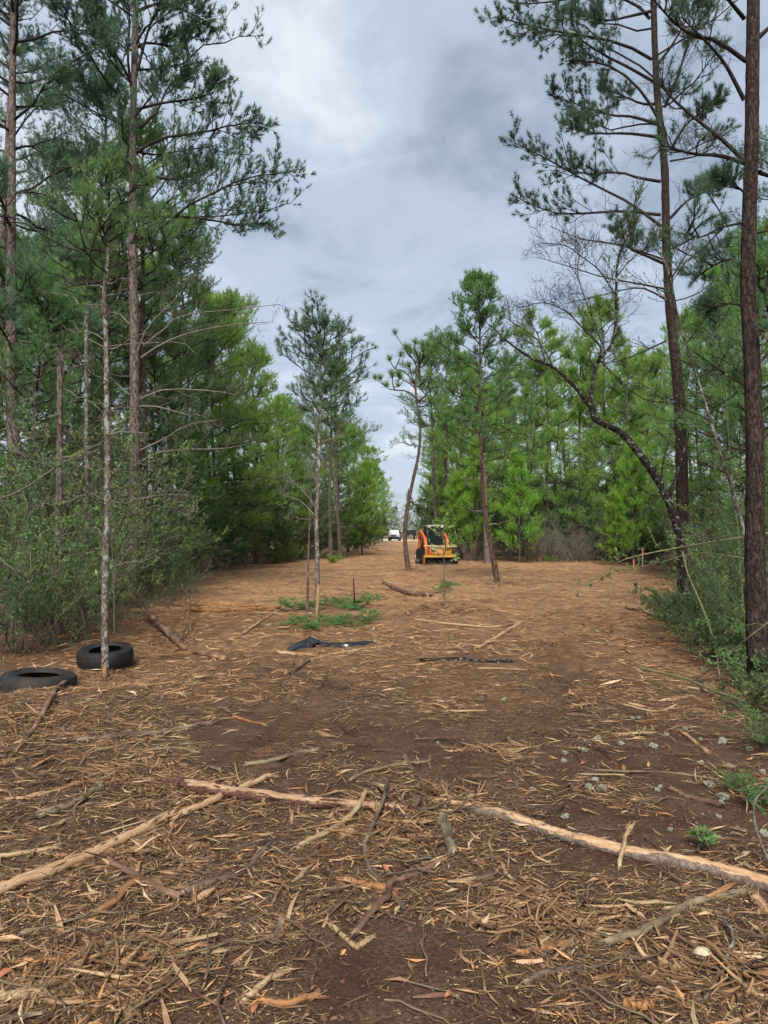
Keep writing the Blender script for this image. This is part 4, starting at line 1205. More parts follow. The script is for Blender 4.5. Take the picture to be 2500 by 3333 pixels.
S_['olive'] = make_shrub('shrub', 203, 2.2, 1.0, 9, 8, 6, 12, 0.045, 0.023, M['leaf_olive'], M['twig'], 0.45)
S_['brush'] = make_shrub('brush', 204, 2.0, 1.3, 16, 10, 7, 2, 0.035, 0.016, M['leaf_grey'], M['dead_limb'], 0.4, arch=0.35)
S_['grey'] = make_shrub('shrub', 205, 2.6, 1.1, 12, 9, 6, 8, 0.05, 0.024, M['leaf_grey'], M['twig'], 0.4)
S_['far'] = make_shrub('shrub', 206, 3.0, 1.3, 14, 10, 6, 11, 0.10, 0.055, M['leaf_olive'], M['twig'], 0.35)
S_['fardark'] = make_shrub('shrub', 207, 3.4, 1.3, 14, 10, 6, 12, 0.10, 0.055, M['leaf_dark'], M['twig'], 0.35)
S_['low'] = make_shrub('low_shrub', 208, 0.8, 0.6, 14, 7, 5, 11, 0.034, 0.020, M['leaf_dark'], M['twig'], 0.6, stem_r=0.007)
S_['fresh'] = make_shrub('low_shrub', 209, 0.9, 0.7, 16, 7, 5, 9, 0.045, 0.02, M['needle_lime'], M['twig'], 0.55, stem_r=0.008)
SUSED = {k: False for k in S_}

def shrub(kind, px, depth, H, label, group, wide=1.0, x=None):
    proto = S_[kind]
    if x is None: x = (px - CX) / FPX * depth
    o = proto if not SUSED[kind] else copy_tree(proto)
    SUSED[kind] = True
    s = H / proto['H']
    o.location = (x, depth, g1(x, depth))
    o.scale = (s * wide, s * wide, s)
    o.rotation_euler = (0, 0, PR.uniform(0, 6.28))
    tag(o, label, 'shrub', group)
    return o

GLS, GRS = 'undergrowth left of the clearing', 'undergrowth right of the clearing'
l1 = 'leafy shrub in the thicket behind the two tyres'
for (k, px, d, H), lab_ in rank_labels([('holly', 30, 10.5, 1.9), ('olive', 150, 10.8, 1.6), ('olive', 250, 11.2, 1.8), ('holly', -60, 10.0, 2.4), ('holly2', 90, 12.0, 2.9), ('olive', 230, 12.6, 2.7),
                    ('holly2', 275, 13.0, 2.3), ('olive', 20, 13.0, 3.0), ('holly', 372, 12.2, 0.95), ('olive', 120, 14.5, 3.6), ('holly2', -20, 15, 4.2), ('holly2', 300, 15.5, 4.0),
                    ('grey', 200, 17, 4.0), ('holly2', 60, 18, 4.4), ('olive', 400, 17.8, 3.3)], 'shrub', 'from the left in the thicket behind the two tyres', False):
    shrub(k, px, d, H, lab_, GLS)
l2 = 'shrub in the thicket around the foot of the tall grey-barked pine'
for (k, px, d, H), lab_ in rank_labels([('holly', 490, 15.4, 0.75), ('holly', 550, 17.0, 1.1), ('holly2', 505, 19.0, 2.4), ('olive', 560, 20.5, 1.9), ('holly', 600, 21, 1.0), ('grey', 610, 25, 1.8), ('holly2', 540, 23, 3.2), ('holly2', 440, 22, 4.0)], 'shrub', 'from the left at the tall grey pine foot', False):
    shrub(k, px, d, H, lab_, GLS)
l3 = 'dark shrub along the wood edge at the left rear of the clearing'
for (k, px, d, H), lab_ in rank_labels([('fardark', 640, 29, 3.0), ('fardark', 690, 33, 3.2), ('brush', 730, 34, 2.2), ('far', 780, 37, 3.0), ('fardark', 830, 40, 3.2), ('brush', 880, 41, 2.0), ('far', 930, 44, 2.6),
                    ('fardark', 980, 46, 3.2), ('brush', 1030, 47, 2.2), ('far', 1075, 49, 2.6), ('fardark', 1110, 52, 3.2), ('far', 1140, 57, 2.6), ('fardark', 1165, 64, 3.6),
                    ('far', 1190, 74, 3.0), ('fardark', 1208, 88, 3.6), ('far', 1226, 105, 3.4), ('fardark', 1238, 125, 3.8), ('fardark', 560, 33, 4.6), ('fardark', 700, 42, 5.5), ('far', 790, 48, 5.5), ('fardark', 880, 50, 5.5), ('far', 960, 55, 5.5), ('fardark', 1020, 58, 5.5)], 'shrub', 'from the left along the left rear wood edge', False):
    shrub(k, px, d, H, lab_, GLS)
r1 = 'brushy shrub along the wood edge at the right rear of the clearing'
for (k, px, d, H), lab_ in rank_labels([('fardark', 1448, 50, 3.0), ('far', 1440, 58, 3.0), ('fardark', 1436, 70, 3.4), ('far', 1428, 88, 3.2), ('fardark', 1424, 110, 3.6), ('far', 1418, 135, 4.0), ('brush', 1540, 43, 1.8), ('fardark', 1590, 46, 3.0), ('brush', 1650, 43.5, 1.4),
                    ('fardark', 1720, 45, 3.4), ('brush', 1745, 42.5, 2.4), ('brush', 1800, 42.5, 2.7), ('brush', 1850, 42, 2.3), ('fardark', 1830, 46, 3.8), ('fardark', 1900, 45, 3.6),
                    ('brush', 1905, 42, 1.9), ('fardark', 1970, 43, 3.2), ('far', 2030, 42, 2.6), ('brush', 2090, 40.5, 2.4), ('far', 2140, 40, 2.8), ('fardark', 2180, 38, 3.2), ('fardark', 2080, 47, 4.2),
                    ('grey', 2250, 32, 2.6), ('fardark', 2330, 30, 3.0), ('grey', 2400, 26, 2.6), ('fardark', 2480, 24, 3.2), ('fardark', 1480, 54, 4.6), ('fardark', 1560, 57, 5.5), ('fardark', 1640, 54, 5.5), ('fardark', 1710, 58, 6), ('far', 1780, 53, 5.5), ('fardark', 1860, 56, 6), ('far', 1960, 52, 5.5), ('fardark', 2040, 56, 6), ('fardark', 2130, 53, 6)], 'shrub', 'from the left along the right rear wood edge', False):
    shrub(k, px, d, H, lab_, GRS)
r2 = 'dark small-leaved shrub crowding the feet of the two right-hand pines'
for (k, px, d, H), lab_ in rank_labels([('holly', 2330, 11.2, 1.15), ('holly2', 2440, 12.2, 2.0), ('olive', 2350, 14.5, 1.9), ('holly', 2290, 13.2, 1.45), ('holly', 2380, 11.5, 1.2), ('holly', 2480, 10.5, 1.6), ('low', 2230, 12.3, 0.8), ('low', 2330, 9.9, 0.75), ('holly', 2420, 13.5, 1.7),
                    ('low', 2280, 11, 0.7), ('low', 2490, 7.0, 0.5), ('low', 2430, 8.2, 0.55), ('olive', 2400, 12.5, 1.5), ('olive', 2520, 15, 2.4), ('holly2', 2460, 17, 2.8), ('olive', 2330, 18, 2.0),
                    ('low', 2440, 9.3, 0.8), ('low', 2200, 14, 0.7), ('low', 2530, 5.8, 0.4)], 'shrub', 'from the left below the two tall right trunks', False):
    shrub(k, px, d, H, lab_, GRS)
far_l = 'grey-green brush at the far end of the track behind the white pickup'
for (k, x, d, H), lab_ in rank_labels([('grey', 3, 170, 5.5), ('grey', 7, 168, 5.0), ('grey', -2, 168, 6.0), ('grey', 11, 166, 6.0), ('grey', 0, 176, 7.0), ('grey', 5, 182, 6.5), ('grey', 9, 178, 7.5), ('grey', -5, 178, 7.5), ('grey', 13, 176, 7.5)], 'brush', 'from the left at the far end of the track', False):
    shrub('grey', 0, d, H, lab_, 'brush at the end of the track', wide=0.8, x=x)
shrub('fresh', 768, 38.2, 0.85, 'rounded bright lime bush at the left rear edge of the clearing', 'fresh green bushes')
shrub('fresh', 935, 42, 1.2, 'fresh green bush beside the track, left of the thin young pine', 'fresh green bushes')
shrub('fresh', 905, 41, 0.9, 'smaller fresh green bush left of the other one near the thin young pine', 'fresh green bushes')
shrub('fresh', 1085, 40.5, 0.55, 'low bright green patch of growth just right of the thin young pine', 'fresh green bushes', 1.4)
shrub('fresh', 1785, 42, 0.45, 'tiny bright green bush at the brush line right of the slim leaning pine', 'fresh green bushes')
shrub('low', 1455, 22.5, 0.3, 'small dark green sprig growing on the mound before the machine', 'small plants')
shrub('low', 2465, 4.6, 0.22, 'little green plant by the vine at the right edge of the foreground', 'small plants')
shrub('low', 2395, 4.9, 0.16, 'tiny green plant among the pale lichen clumps', 'small plants')

# ------------------------------------------------------------------ loose wood on the ground
def log(name, label, cat, pts, r, mat, r1=None, S=10, sink=0.3, lift=None, splint=(True, True), flatten=1.0, group=None, branches=(), seed=0, wob=0.013, ragged=1.0):
    """a stick or log lying on the ground through photo positions pts"""
    rng = np.random.default_rng(1000 + seed)
    r1 = r * 0.8 if r1 is None else r1
    m = len(pts)
    w = []
    for i, (x, y) in enumerate(pts):
        g = Gp(x, y)
        g[2] += r * (1 - sink) + (lift[i] if lift else 0.0)
        w.append(g)
    K = max(16, 9 * m)
    path = smooth_path(w, K)
    j = np.cumsum(rng.normal(0, wob * 0.5, path.shape), 0); j -= np.linspace(0, 1, K)[:, None] * j[-1]
    j[:, 2] *= 0.25
    path = path + j * min(1.0, r / 0.03)
    t = np.linspace(0, 1, K)
    rr = (r + (r1 - r) * t)[None, :, None] * (1 + 0.05 * rng.normal(size=(1, K, 1)) + 0.07 * rng.normal(size=(1, K, S)))
    if splint[0]: rr[:, 0] *= 0.55
    if splint[1]: rr[:, -1] *= 0.55
    mb = MB()
    mb.tubes(path[None], rr, S, cap=True)
    for k, on in ((0, splint[0]), (-1, splint[1])):
        if not on: continue
        p = path[k]; d = nrm(path[k] - path[1 if k == 0 else -2])
        n = int(8 * ragged) + 3
        for q in range(n):
            b = p - d * rng.uniform(0.0, 2.5) * r + rng.normal(0, 0.45 * r, 3)
            e = b + d * rng.uniform(1.0, 4.5) * r * ragged + rng.normal(0, 0.55 * r, 3)
            e[2] = max(e[2], g1(e[0], e[1]) + 0.004)
            mb.tubes(np.array([b, (b + e) / 2 + rng.normal(0, 0.1 * r, 3), e])[None], np.array([[0.30 * r, 0.2 * r, 0.03 * r]]), 4)
    # torn strips of bark and knots along the length
    for q in range(int(3 + 10 * ragged)):
        k = rng.integers(1, K - 2); d = nrm(path[k + 1] - path[k])
        a = rng.uniform(0, 2 * PI)
        o = nrm(np.cross(d, UP)) * math.cos(a) + UP * abs(math.sin(a))
        b = path[k] + o * r * 0.92
        e = b + d * rng.uniform(1, 4) * r * rng.choice([-1, 1]) + o * r * rng.uniform(0.05, 0.5)
        mb.tubes(np.array([b, (b + e) / 2 + o * r * 0.08, e])[None], np.array([[0.12 * r, 0.12 * r, 0.02 * r]]), 3)
    for bp, br in branches:
        ww = []
        for i, (x, y, up) in enumerate(bp):
            g = Gp(x, y); g[2] += up; ww.append(g)
        q = smooth_path(ww, 18)
        mb.tubes(q[None], np.linspace(br, br * 0.4, 18)[None], 6)
        bare_twigs(q[None], mb, rng, 5, 3, 0, 0.35, 0.18, br * 0.35)
    if flatten != 1.0:
        allv = np.concatenate(mb.v)
    o = mb.build(name, mat, None, origin=tuple(path[0]))
    return tag(o, label, cat, group)

W = M
log('log', 'stripped pinkish log with splintered end lying across the middle of the foreground', 'log',
    [(590, 2572), (720, 2592), (1000, 2620), (1130, 2632), (1330, 2645)], 0.041, W['log_stripped'], 0.028, S=14, seed=1, ragged=1.6, wob=0.005)
log('log', 'long patchy grey and orange log running to the right edge of the foreground', 'log',
    [(1345, 2612), (1590, 2648), (1800, 2715), (2050, 2800), (2300, 2856), (2560, 2935)], 0.030, W['log_patchy'], 0.038, S=14, seed=2, ragged=0.8, wob=0.005)
log('log', 'long tan debarked pole running in from the left edge of the foreground', 'log',
    [(-60, 2955), (250, 2825), (430, 2735), (545, 2672)], 0.032, W['pole_tan'], 0.022, S=12, seed=3, ragged=1.5, wob=0.005)
log('log', 'short tan pole crossing under the splintered end of the stripped log', 'log',
    [(575, 2668), (700, 2612), (800, 2565), (885, 2528)], 0.024, W['pole_tan'], 0.020, seed=4)
log('branch', 'dark rotten branch lying level in the foreground, below the tyres', 'branch',
    [(250, 2424), (380, 2415), (488, 2413), (597, 2388), (690, 2368)], 0.026, W['bark_branch'], 0.020, seed=5)
log('branch', 'thin wavy grey branch just in front of the dark rotten branch', 'branch',
    [(309, 2453), (380, 2437), (445, 2431), (490, 2448), (570, 2443), (650, 2453)], 0.012, W['branch_mossy'], 0.008, seed=6)
log('branch', 'short dark crusty branch between the left foreground pole and the tyres', 'branch',
    [(125, 2668), (217, 2633), (287, 2597), (325, 2564)], 0.026, W['branch_mossy'], 0.018, seed=7)
log('branch', 'reddish frayed stick crossing the orange split strip in the left foreground', 'branch',
    [(342, 2812), (445, 2872), (520, 2905), (600, 2948)], 0.015, W['bark_reddish'], 0.018, seed=8)
log('split_wood', 'orange split strip of wood under the reddish frayed stick', 'split wood',
    [(293, 3010), (390, 2936), (461, 2888)], 0.017, W['wood_orange'], 0.014, seed=9)
log('branch', 'crooked brown branch between the left pole and the orange forked sticks', 'branch',
    [(597, 2940), (684, 2885), (803, 2830), (868, 2772)], 0.021, W['bark_branch'], 0.016, seed=10)
log('split_wood', 'long pale flat slat slanting down from the middle of the stripped log', 'split wood',
    [(968, 2774), (1060, 2718), (1147, 2658), (1196, 2606)], 0.017, W['wood_straw'], 0.013, lift=[0, 0.0, 0.03, 0.07], seed=11)
log('branch', 'dark twisted stick draped over the stripped log', 'branch',
    [(1267, 2560), (1261, 2633), (1218, 2715), (1201, 2769), (1207, 2834), (1240, 2892)], 0.014, W['bark_branch'], 0.009, lift=[0.03, 0.09, 0.03, 0, 0, 0], seed=12)
log('log', 'stubby grey log chunk lying end-on in front of the gap between the two logs', 'log',
    [(1429, 2662), (1451, 2726), (1473, 2803)], 0.026, W['branch_mossy'], 0.026, seed=13)
log('branch', 'orange-scraped stick pointing left at the centre of the foreground', 'branch',
    [(1118, 2877), (1190, 2899), (1256, 2921), (1292, 2945)], 0.017, W['wood_orange'], 0.018, seed=14)
log('branch', 'dark bent stick with orange ends crossing over the orange-scraped stick', 'branch',
    [(1147, 3086), (1201, 3013), (1267, 2953), (1280, 2910), (1364, 2850), (1440, 2816)], 0.016, W['bark_reddish'], 0.012, lift=[0, 0, 0.02, 0.02, 0, 0], seed=15)
log('split_wood', 'pale bent strip of wood shaped like a tick below the dark bent stick', 'split wood',
    [(1082, 3051), (1158, 3118), (1175, 3113), (1210, 3087)], 0.010, W['wood_straw'], 0.011, seed=16)
log('branch', 'long thin grey branch lying beyond the stripped log', 'branch',
    [(1136, 2536), (1190, 2505), (1310, 2481), (1375, 2492), (1527, 2476), (1620, 2430)], 0.016, W['branch_mossy'], 0.008, seed=17)
log('branch', 'short pale stub standing across the long thin grey branch', 'branch', [(1315, 2460), (1342, 2516)], 0.020, W['branch_mossy'], 0.016, seed=18)
log('branch', 'mossy knotted branch in the lower right foreground', 'branch',
    [(1970, 3075), (2067, 3040), (2186, 2997), (2284, 2964), (2430, 2928)], 0.018, W['branch_mossy'], 0.016, seed=19)
log('branch', 'reddish stick with pale broken tip among the lichen clumps', 'branch',
    [(2175, 2563), (2251, 2590), (2345, 2624)], 0.016, W['bark_reddish'], 0.019, seed=20)
log('branch', 'thin straight grey stick across the lichen clumps', 'branch', [(1936, 2500), (2164, 2511), (2335, 2537)], 0.008, W['branch_mossy'], 0.006, seed=21)
log('split_wood', 'orange bark strip low in the foreground right of centre', 'split wood', [(1678, 3128), (1750, 3095), (1852, 3064)], 0.013, W['wood_orange'], 0.011, seed=22)
log('split_wood', 'pale splinter leaning upright against the patchy log', 'split wood', [(2014, 2840), (2035, 2800), (2056, 2780)], 0.012, W['wood_straw'], 0.008, lift=[0, 0.07, 0.13], seed=23)
log('branch', 'thin curling grey twig at the lower right corner', 'branch',
    [(2295, 3275), (2359, 3149), (2390, 3094), (2362, 3030)], 0.009, W['dead_limb'], 0.005, lift=[0, 0.02, 0.03, 0.02], seed=24)
log('split_wood', 'tan stick slanting up at the bottom edge, meeting the orange one', 'split wood', [(795, 3292), (860, 3250), (925, 3210)], 0.013, W['wood_straw'], 0.010, seed=25)
log('split_wood', 'orange-tan stick lying level at the bottom edge', 'split wood', [(840, 3292), (940, 3296), (1040, 3288)], 0.013, W['wood_orange'], 0.011, seed=26)
log('split_wood', 'short orange plank of wood near the lower left corner', 'split wood', [(76, 3162), (150, 3160), (236, 3152)], 0.015, W['wood_orange'], 0.013, seed=27)
log('split_wood', 'pale weathered slab of wood at the lower left edge', 'split wood', [(-20, 3282), (60, 3280), (138, 3274)], 0.017, W['wood_straw'], 0.014, seed=28)
log('split_wood', 'pale slat on the ground at the left edge above the tan pole', 'split wood', [(-20, 2796), (80, 2786), (190, 2776)], 0.012, W['wood_straw'], 0.010, seed=29)
log('fallen_tree', 'fallen brown trunk with grey side branches lying behind the standing tyre', 'log',
    [(418, 1998), (488, 2050), (586, 2104), (651, 2126), (740, 2148)], 0.040, W['bark_reddish'], 0.055, lift=[0.35, 0.18, 0.03, 0, 0], seed=30, ragged=0.4,
    branches=[([(590, 2095, 0.06), (615, 2050, 0.25), (618, 2010, 0.35), (590, 1960, 0.42)], 0.018), ([(560, 2085, 0.08), (545, 2035, 0.3), (480, 2030, 0.4), (420, 2000, 0.55)], 0.014),
              ([(640, 2118, 0.05), (600, 2060, 0.3), (565, 2010, 0.45)], 0.014), ([(500, 2055, 0.15), (440, 2010, 0.5), (350, 1960, 0.9), (260, 1920, 1.3)], 0.016)])
log('split_log', 'orange split log lying beyond the fallen brown trunk', 'log', [(622, 1992), (694, 2001), (803, 1996), (905, 1987)], 0.060, W['wood_orange'], 0.045, S=9, seed=31, ragged=1.0)
log('split_log', 'thin orange split slab behind the orange split log', 'log', [(640, 1970), (730, 1968), (830, 1972)], 0.035, W['wood_orange'], 0.03, seed=32)
log('branch', 'broken stick leaning from the mulch up to the flat tyre', 'branch', [(43, 2467), (108, 2402), (163, 2315), (216, 2252)], 0.020, W['bark_reddish'], 0.024, lift=[0, 0, 0.02, 0.06], seed=33)
log('branch', 'long tan stick lying level on the mound', 'branch', [(1353, 2036), (1478, 2047), (1614, 2052), (1700, 2036)], 0.022, W['wood_straw'], 0.016, seed=34)
log('branch', 'tan and brown crooked branch right of the mound', 'branch', [(1554, 2115), (1614, 2082), (1674, 2050), (1745, 2006)], 0.028, W['wood_tan'], 0.035, seed=35)
log('branch', 'blackish lichen-flecked branch lying level in the middle ground', 'branch', [(1370, 2155), (1489, 2150), (1570, 2156), (1660, 2155)], 0.024, W['bark_lichen'], 0.020, seed=36)
log('branch', 'thin dark stick below the mound, right of the black plastic', 'branch', [(1288, 2096), (1424, 2112), (1535, 2115)], 0.015, W['bark_branch'], 0.012, seed=37)
log('split_log', 'thick reddish slab of split log between the mound and the curved pine', 'log', [(1250, 1900), (1321, 1930), (1400, 1945)], 0.06, W['bark_reddish'], 0.09, seed=38)
log('branch', 'pale straight stick just in front of the black plastic', 'branch', [(1015, 2150), (1104, 2128), (1250, 2113)], 0.018, W['wood_straw'], 0.014, seed=39)
log('branch', 'pale pole slanting on the ground left of the thin young pine', 'branch', [(790, 2072), (870, 2017), (928, 1977)], 0.026, W['wood_straw'], 0.018, seed=40)
log('branch', 'reddish bark strip slanting below the black plastic', 'branch', [(925, 2202), (1003, 2150)], 0.030, W['bark_reddish'], 0.022, seed=41)
log('branch', 'thin pale stick lying level below the blackish branch', 'branch', [(1554, 2174), (1640, 2172), (1718, 2177)], 0.012, W['wood_straw'], 0.010, seed=42)
log('branch', 'tan branch lying level above the stripped log', 'branch', [(800, 2470), (880, 2465), (960, 2450), (1030, 2437)], 0.019, W['branch_mossy'], 0.014, seed=43)
log('stem', 'long pale green stem lying across the ground at the right edge', 'stem', [(2077, 2180), (2224, 2223), (2332, 2277), (2540, 2352)], 0.011, W['green_stem'], 0.013, lift=[0.02, 0.05, 0.06, 0.08], seed=44, ragged=0.2)
log('split_wood', 'bundle-like pale splintered slab at the right edge of the clearing', 'split wood', [(2045, 1982), (2095, 2000), (2145, 2020)], 0.04, W['wood_tan'], 0.03, seed=45, ragged=1.5)
log('split_wood', 'torn tan plank lying beside the pale green stem', 'split wood', [(2229, 2240), (2300, 2254), (2375, 2272)], 0.016, W['wood_straw'], 0.02, seed=46)
log('split_wood', 'pale pointed stick lying left of the pale green stem', 'split wood', [(2029, 2305), (2126, 2324), (2195, 2309)], 0.012, W['wood_straw'], 0.010, seed=47)
log('split_wood', 'tan splinter lying above the lichen clumps', 'split wood', [(2220, 2390), (2305, 2448)], 0.016, W['wood_tan'], 0.012, seed=48)
log('split_wood', 'bright orange strip in front of the left tyre mulch', 'split wood', [(760, 2330), (820, 2352), (865, 2358)], 0.014, W['wood_orange'], 0.012, seed=49)
log('split_wood', 'tan torn slab in front of the black plastic', 'split wood', [(895, 2128), (960, 2132), (1020, 2136)], 0.030, W['wood_tan'], 0.026, seed=50)
log('split_wood', 'yellow-orange wood chunk at the bottom edge right of centre', 'split wood', [(2040, 3306), (2075, 3300), (2120, 3296)], 0.020, W['wood_orange'], 0.018, seed=51, ragged=0.4)
log('branch', 'dark stick lying level on the churned soil at right', 'branch', [(1470, 2432), (1580, 2420), (1680, 2440)], 0.010, W['bark_branch'], 0.008, seed=52)
log('split_wood', 'thin pale slat above the mossy knotted branch', 'split wood', [(2160, 2975), (2250, 2966), (2330, 2985)], 0.008, W['wood_straw'], 0.006, seed=53)
log('split_wood', 'torn pale wood at the right edge below the patchy log', 'split wood', [(2455, 2950), (2520, 3000), (2580, 3040)], 0.020, W['wood_tan'], 0.022, seed=54)
log('branch', 'dark half-buried stick near the bottom right', 'branch', [(1700, 3230), (1790, 3190), (1880, 3165)], 0.013, W['bark_branch'], 0.010, seed=55)
log('branch', 'grey twig on the soil above the bottom left slab', 'branch', [(60, 3060), (180, 3040), (300, 3055), (400, 3030)], 0.010, W['branch_mossy'], 0.007, seed=56)
log('split_wood', 'long tan sliver lying in the left mulch below the dark branch', 'split wood', [(20, 2600), (120, 2590), (240, 2560)], 0.011, W['wood_tan'], 0.008, seed=57)
log('branch', 'dark log lying at the foot of the brush right of the slim leaning pine', 'log', [(1610, 1812), (1650, 1808), (1700, 1810)], 0.13, W['bark_branch'], 0.12, seed=58, ragged=0.3)
log('fallen_tree', 'grey fallen trunk slanting out of the brush at the left rear of the clearing', 'log', [(640, 1818), (720, 1812), (830, 1806)], 0.07, W['dead_limb'], 0.04, lift=[0.1, 0.5, 0.75], seed=59, ragged=0.3)

# ------------------------------------------------------------------ counted splinters and twigs, then the mass of mulch
def splinter_mesh(seed, L, w, mat, bend=0.12):
    rng = np.random.default_rng(seed)
    mb = MB()
    K = 4
    x = np.linspace(-L / 2, L / 2, K)
    p = np.stack([x, np.cumsum(rng.normal(0, bend * L * 0.25, K)), 0.35 * w + np.abs(rng.normal(0, 0.10 * w, K))], -1)
    wd = w * np.array([0.25, 1.0, rng.uniform(0.7, 1.1), rng.uniform(0.15, 0.8)]) * 0.5
    th = w * 0.16 * np.array([0.5, 1, 1, 0.4])
    ring = []
    for i in range(K):
        tl = rng.normal(0, 0.10) * w
        ring.append([p[i] + [0, wd[i], -th[i] + tl], p[i] + [0, wd[i] * 0.6, th[i]], p[i] + [0, -wd[i], th[i] * 0.8 - tl], p[i] + [0, -wd[i] * 0.7, -th[i]]])
    V = np.array(ring).reshape(-1, 3)
    rest = np.array(ring).reshape(-1, 3)[:, [1, 2, 0]] + seed * 0.7
    idx = np.arange(K * 4).reshape(K, 4)
    a, b = idx[:-1], idx[1:]
    F = np.stack([a, b, np.roll(b, -1, 1), np.roll(a, -1, 1)], -1).reshape(-1, 4)
    F = np.concatenate([F, idx[:1], idx[-1:, ::-1]])
    mb.add(V, F, None, rest)
    me = mesh_from(mb, 'wood_splinter', smooth=False)
    me.materials.append(mat)
    return me
CR = np.random.default_rng(700)
kinds = [M['wood_tan'], M['wood_straw'], M['wood_straw'], M['wood_orange'], M['wood_tan'], M['bark_branch'], M['bark_reddish']]
SPL = [splinter_mesh(720 + i, 0.20 * CR.uniform(0.55, 1.6), CR.uniform(0.012, 0.032), kinds[i % len(kinds)]) for i in range(28)]
names = {0: 'tan', 1: 'straw-coloured', 2: 'straw-coloured', 3: 'orange', 4: 'tan', 5: 'dark brown', 6: 'reddish'}
def density(x, y):
    """how thickly the shredded wood lies: clumps and bare churned strips"""
    n = fbm(x * 0.8, y * 0.8, 3, 41) + 0.6 * fbm(x * 2.6, y * 2.6, 2, 43)
    bare = np.exp(-((x - 0.1 - 0.03 * (y - 6)) / 0.9) ** 2) * np.exp(-((y - 6.3) / 1.6) ** 2)
    bare2 = np.exp(-((x + 0.15) / 0.5) ** 2) * np.exp(-((y - 2.9) / 0.35) ** 2)
    tr = np.clip(-rut(x, y) / 0.03, 0, 1)
    return np.clip(0.82 + 2.5 * n - 0.35 * bare - 0.5 * bare2, 0.06, 1.4) * (1 - 0.92 * tr)
n_sp = 0
while n_sp < 300:
    d = 2.45 * (11.5 / 2.45) ** CR.uniform(0, 1) ** 1.1
    x = CR.uniform(-0.53, 0.53) * d
    if x > 0.5 * d - 0.1 and d > 7: continue
    if CR.uniform() > float(density(np.array([x]), np.array([d]))[0]): continue
    i = CR.integers(0, len(SPL))
    o = link('wood_splinter', SPL[i], None, (x, d, g1(x, d) + CR.uniform(0.0, 0.012)))
    o.rotation_euler = (CR.normal(0, 0.25), CR.normal(0, 0.12), CR.uniform(0, 6.28))
    s = CR.uniform(0.6, 1.1) * (1.0 if d < 5 else 1.25)
    o.scale = (s, s * CR.uniform(0.8, 1.3), s)
    tag(o, 'torn %s splinter of wood lying loose on the mulched ground' % names[i % 7], 'splinter', 'wood splinters')
    n_sp += 1

def scatter_field(n, d0, d1, power, seed, margin=0.58):
    rng = np.random.default_rng(seed)
    out = []
    tot = 0
    while tot < n:
        d = d0 * (d1 / d0) ** (rng.uniform(0, 1, n) ** power)
        x = rng.uniform(-margin, margin, n) * d
        keep = rng.uniform(0, 1.2, n) < density(x, d)
        q = np.stack([x[keep], d[keep]], -1)
        out.append(q); tot += len(q)
    return np.concatenate(out)[:n], rng

def slivers(mb, q, rng, Lmin, Lmax, wr, tints, lift=0.004, tilt=0.12, skew=2.2):
    """each piece an elongated four-sided sliver of wood with its own colour"""
    n = len(q)
    z = gz(q[:, 0], q[:, 1])
    L = Lmin + (Lmax - Lmin) * rng.uniform(0, 1, n) ** skew
    w = L * rng.uniform(*wr, n)
    az = rng.uniform(0, 2 * PI, n)
    el = rng.normal(0, tilt, n)
    d = np.stack([np.cos(az) * np.cos(el), np.sin(az) * np.cos(el), np.sin(el)], -1)
    s = np.stack([-np.sin(az), np.cos(az), rng.normal(0, 0.35, n)], -1)
    c = np.stack([q[:, 0], q[:, 1], z + lift + np.abs(np.sin(el)) * L * 0.5 + rng.uniform(0, 0.010, n)], -1)
    up = np.array([0, 0, 1.0]) * (w * 0.30)[:, None]
    bend = s * (rng.normal(0, 0.08, n) * L)[:, None]
    V = np.stack([c - d * L[:, None] / 2, c + s * w[:, None] / 2 + bend, c + d * L[:, None] / 2, c - s * w[:, None] / 2 + bend, c + bend + up], 1).reshape(-1, 3)
    b = np.arange(n)[:, None] * 5
    F = np.concatenate([b + np.array([[0, 1, 4]]), b + np.array([[1, 2, 4]]), b + np.array([[2, 3, 4]]), b + np.array([[3, 0, 4]])])
    mb.add(V, F, np.repeat(tints, 5))
MULCH = tinted('mulch', [(0.0, (0.050, 0.026, 0.016)), (0.25, (0.115, 0.064, 0.036)), (0.5, (0.225, 0.132, 0.069)), (0.72, (0.37, 0.24, 0.125)), (0.86, (0.50, 0.365, 0.215)), (0.93, (0.38, 0.185, 0.075)), (1.0, (0.50, 0.255, 0.105))])
MULCH2 = tinted('mulch_orange', [(0.0, (0.10, 0.048, 0.024)), (0.3, (0.22, 0.110, 0.050)), (0.55, (0.36, 0.19, 0.085)), (0.8, (0.48, 0.295, 0.145)), (1.0, (0.58, 0.41, 0.23))])
mb = MB()
q, rng = scatter_field(46000, 2.3, 13.0, 0.95, 801)
slivers(mb, q, rng, 0.008, 0.14, (0.04, 0.14), np.clip(rng.normal(0.46, 0.27, len(q)), 0, 1), skew=4.0)
q, rng = scatter_field(40000, 2.3, 11.0, 0.95, 802)
slivers(mb, q, rng, 0.025, 0.15, (0.012, 0.034), np.clip(rng.normal(0.29, 0.20, len(q)), 0, 0.85), lift=0.005, tilt=0.14, skew=1.8)
q, rng = scatter_field(32000, 4.5, 15.0, 0.9, 806)
slivers(mb, q, rng, 0.03, 0.20, (0.02, 0.08), np.clip(rng.normal(0.42, 0.25, len(q)), 0, 0.95), lift=0.008, tilt=0.14, skew=1.6)
q, rng = scatter_field(22000, 2.3, 9.0, 0.9, 805)
slivers(mb, q, rng, 0.006, 0.018, (0.35, 0.7), np.clip(rng.normal(0.64, 0.22, len(q)), 0, 1), lift=0.003, tilt=0.2)
mo = mb.build('mulch', MULCH, smooth=False)
tag(mo, 'small chips, slivers and needles of shredded wood over the near ground', 'mulch', kind='stuff')
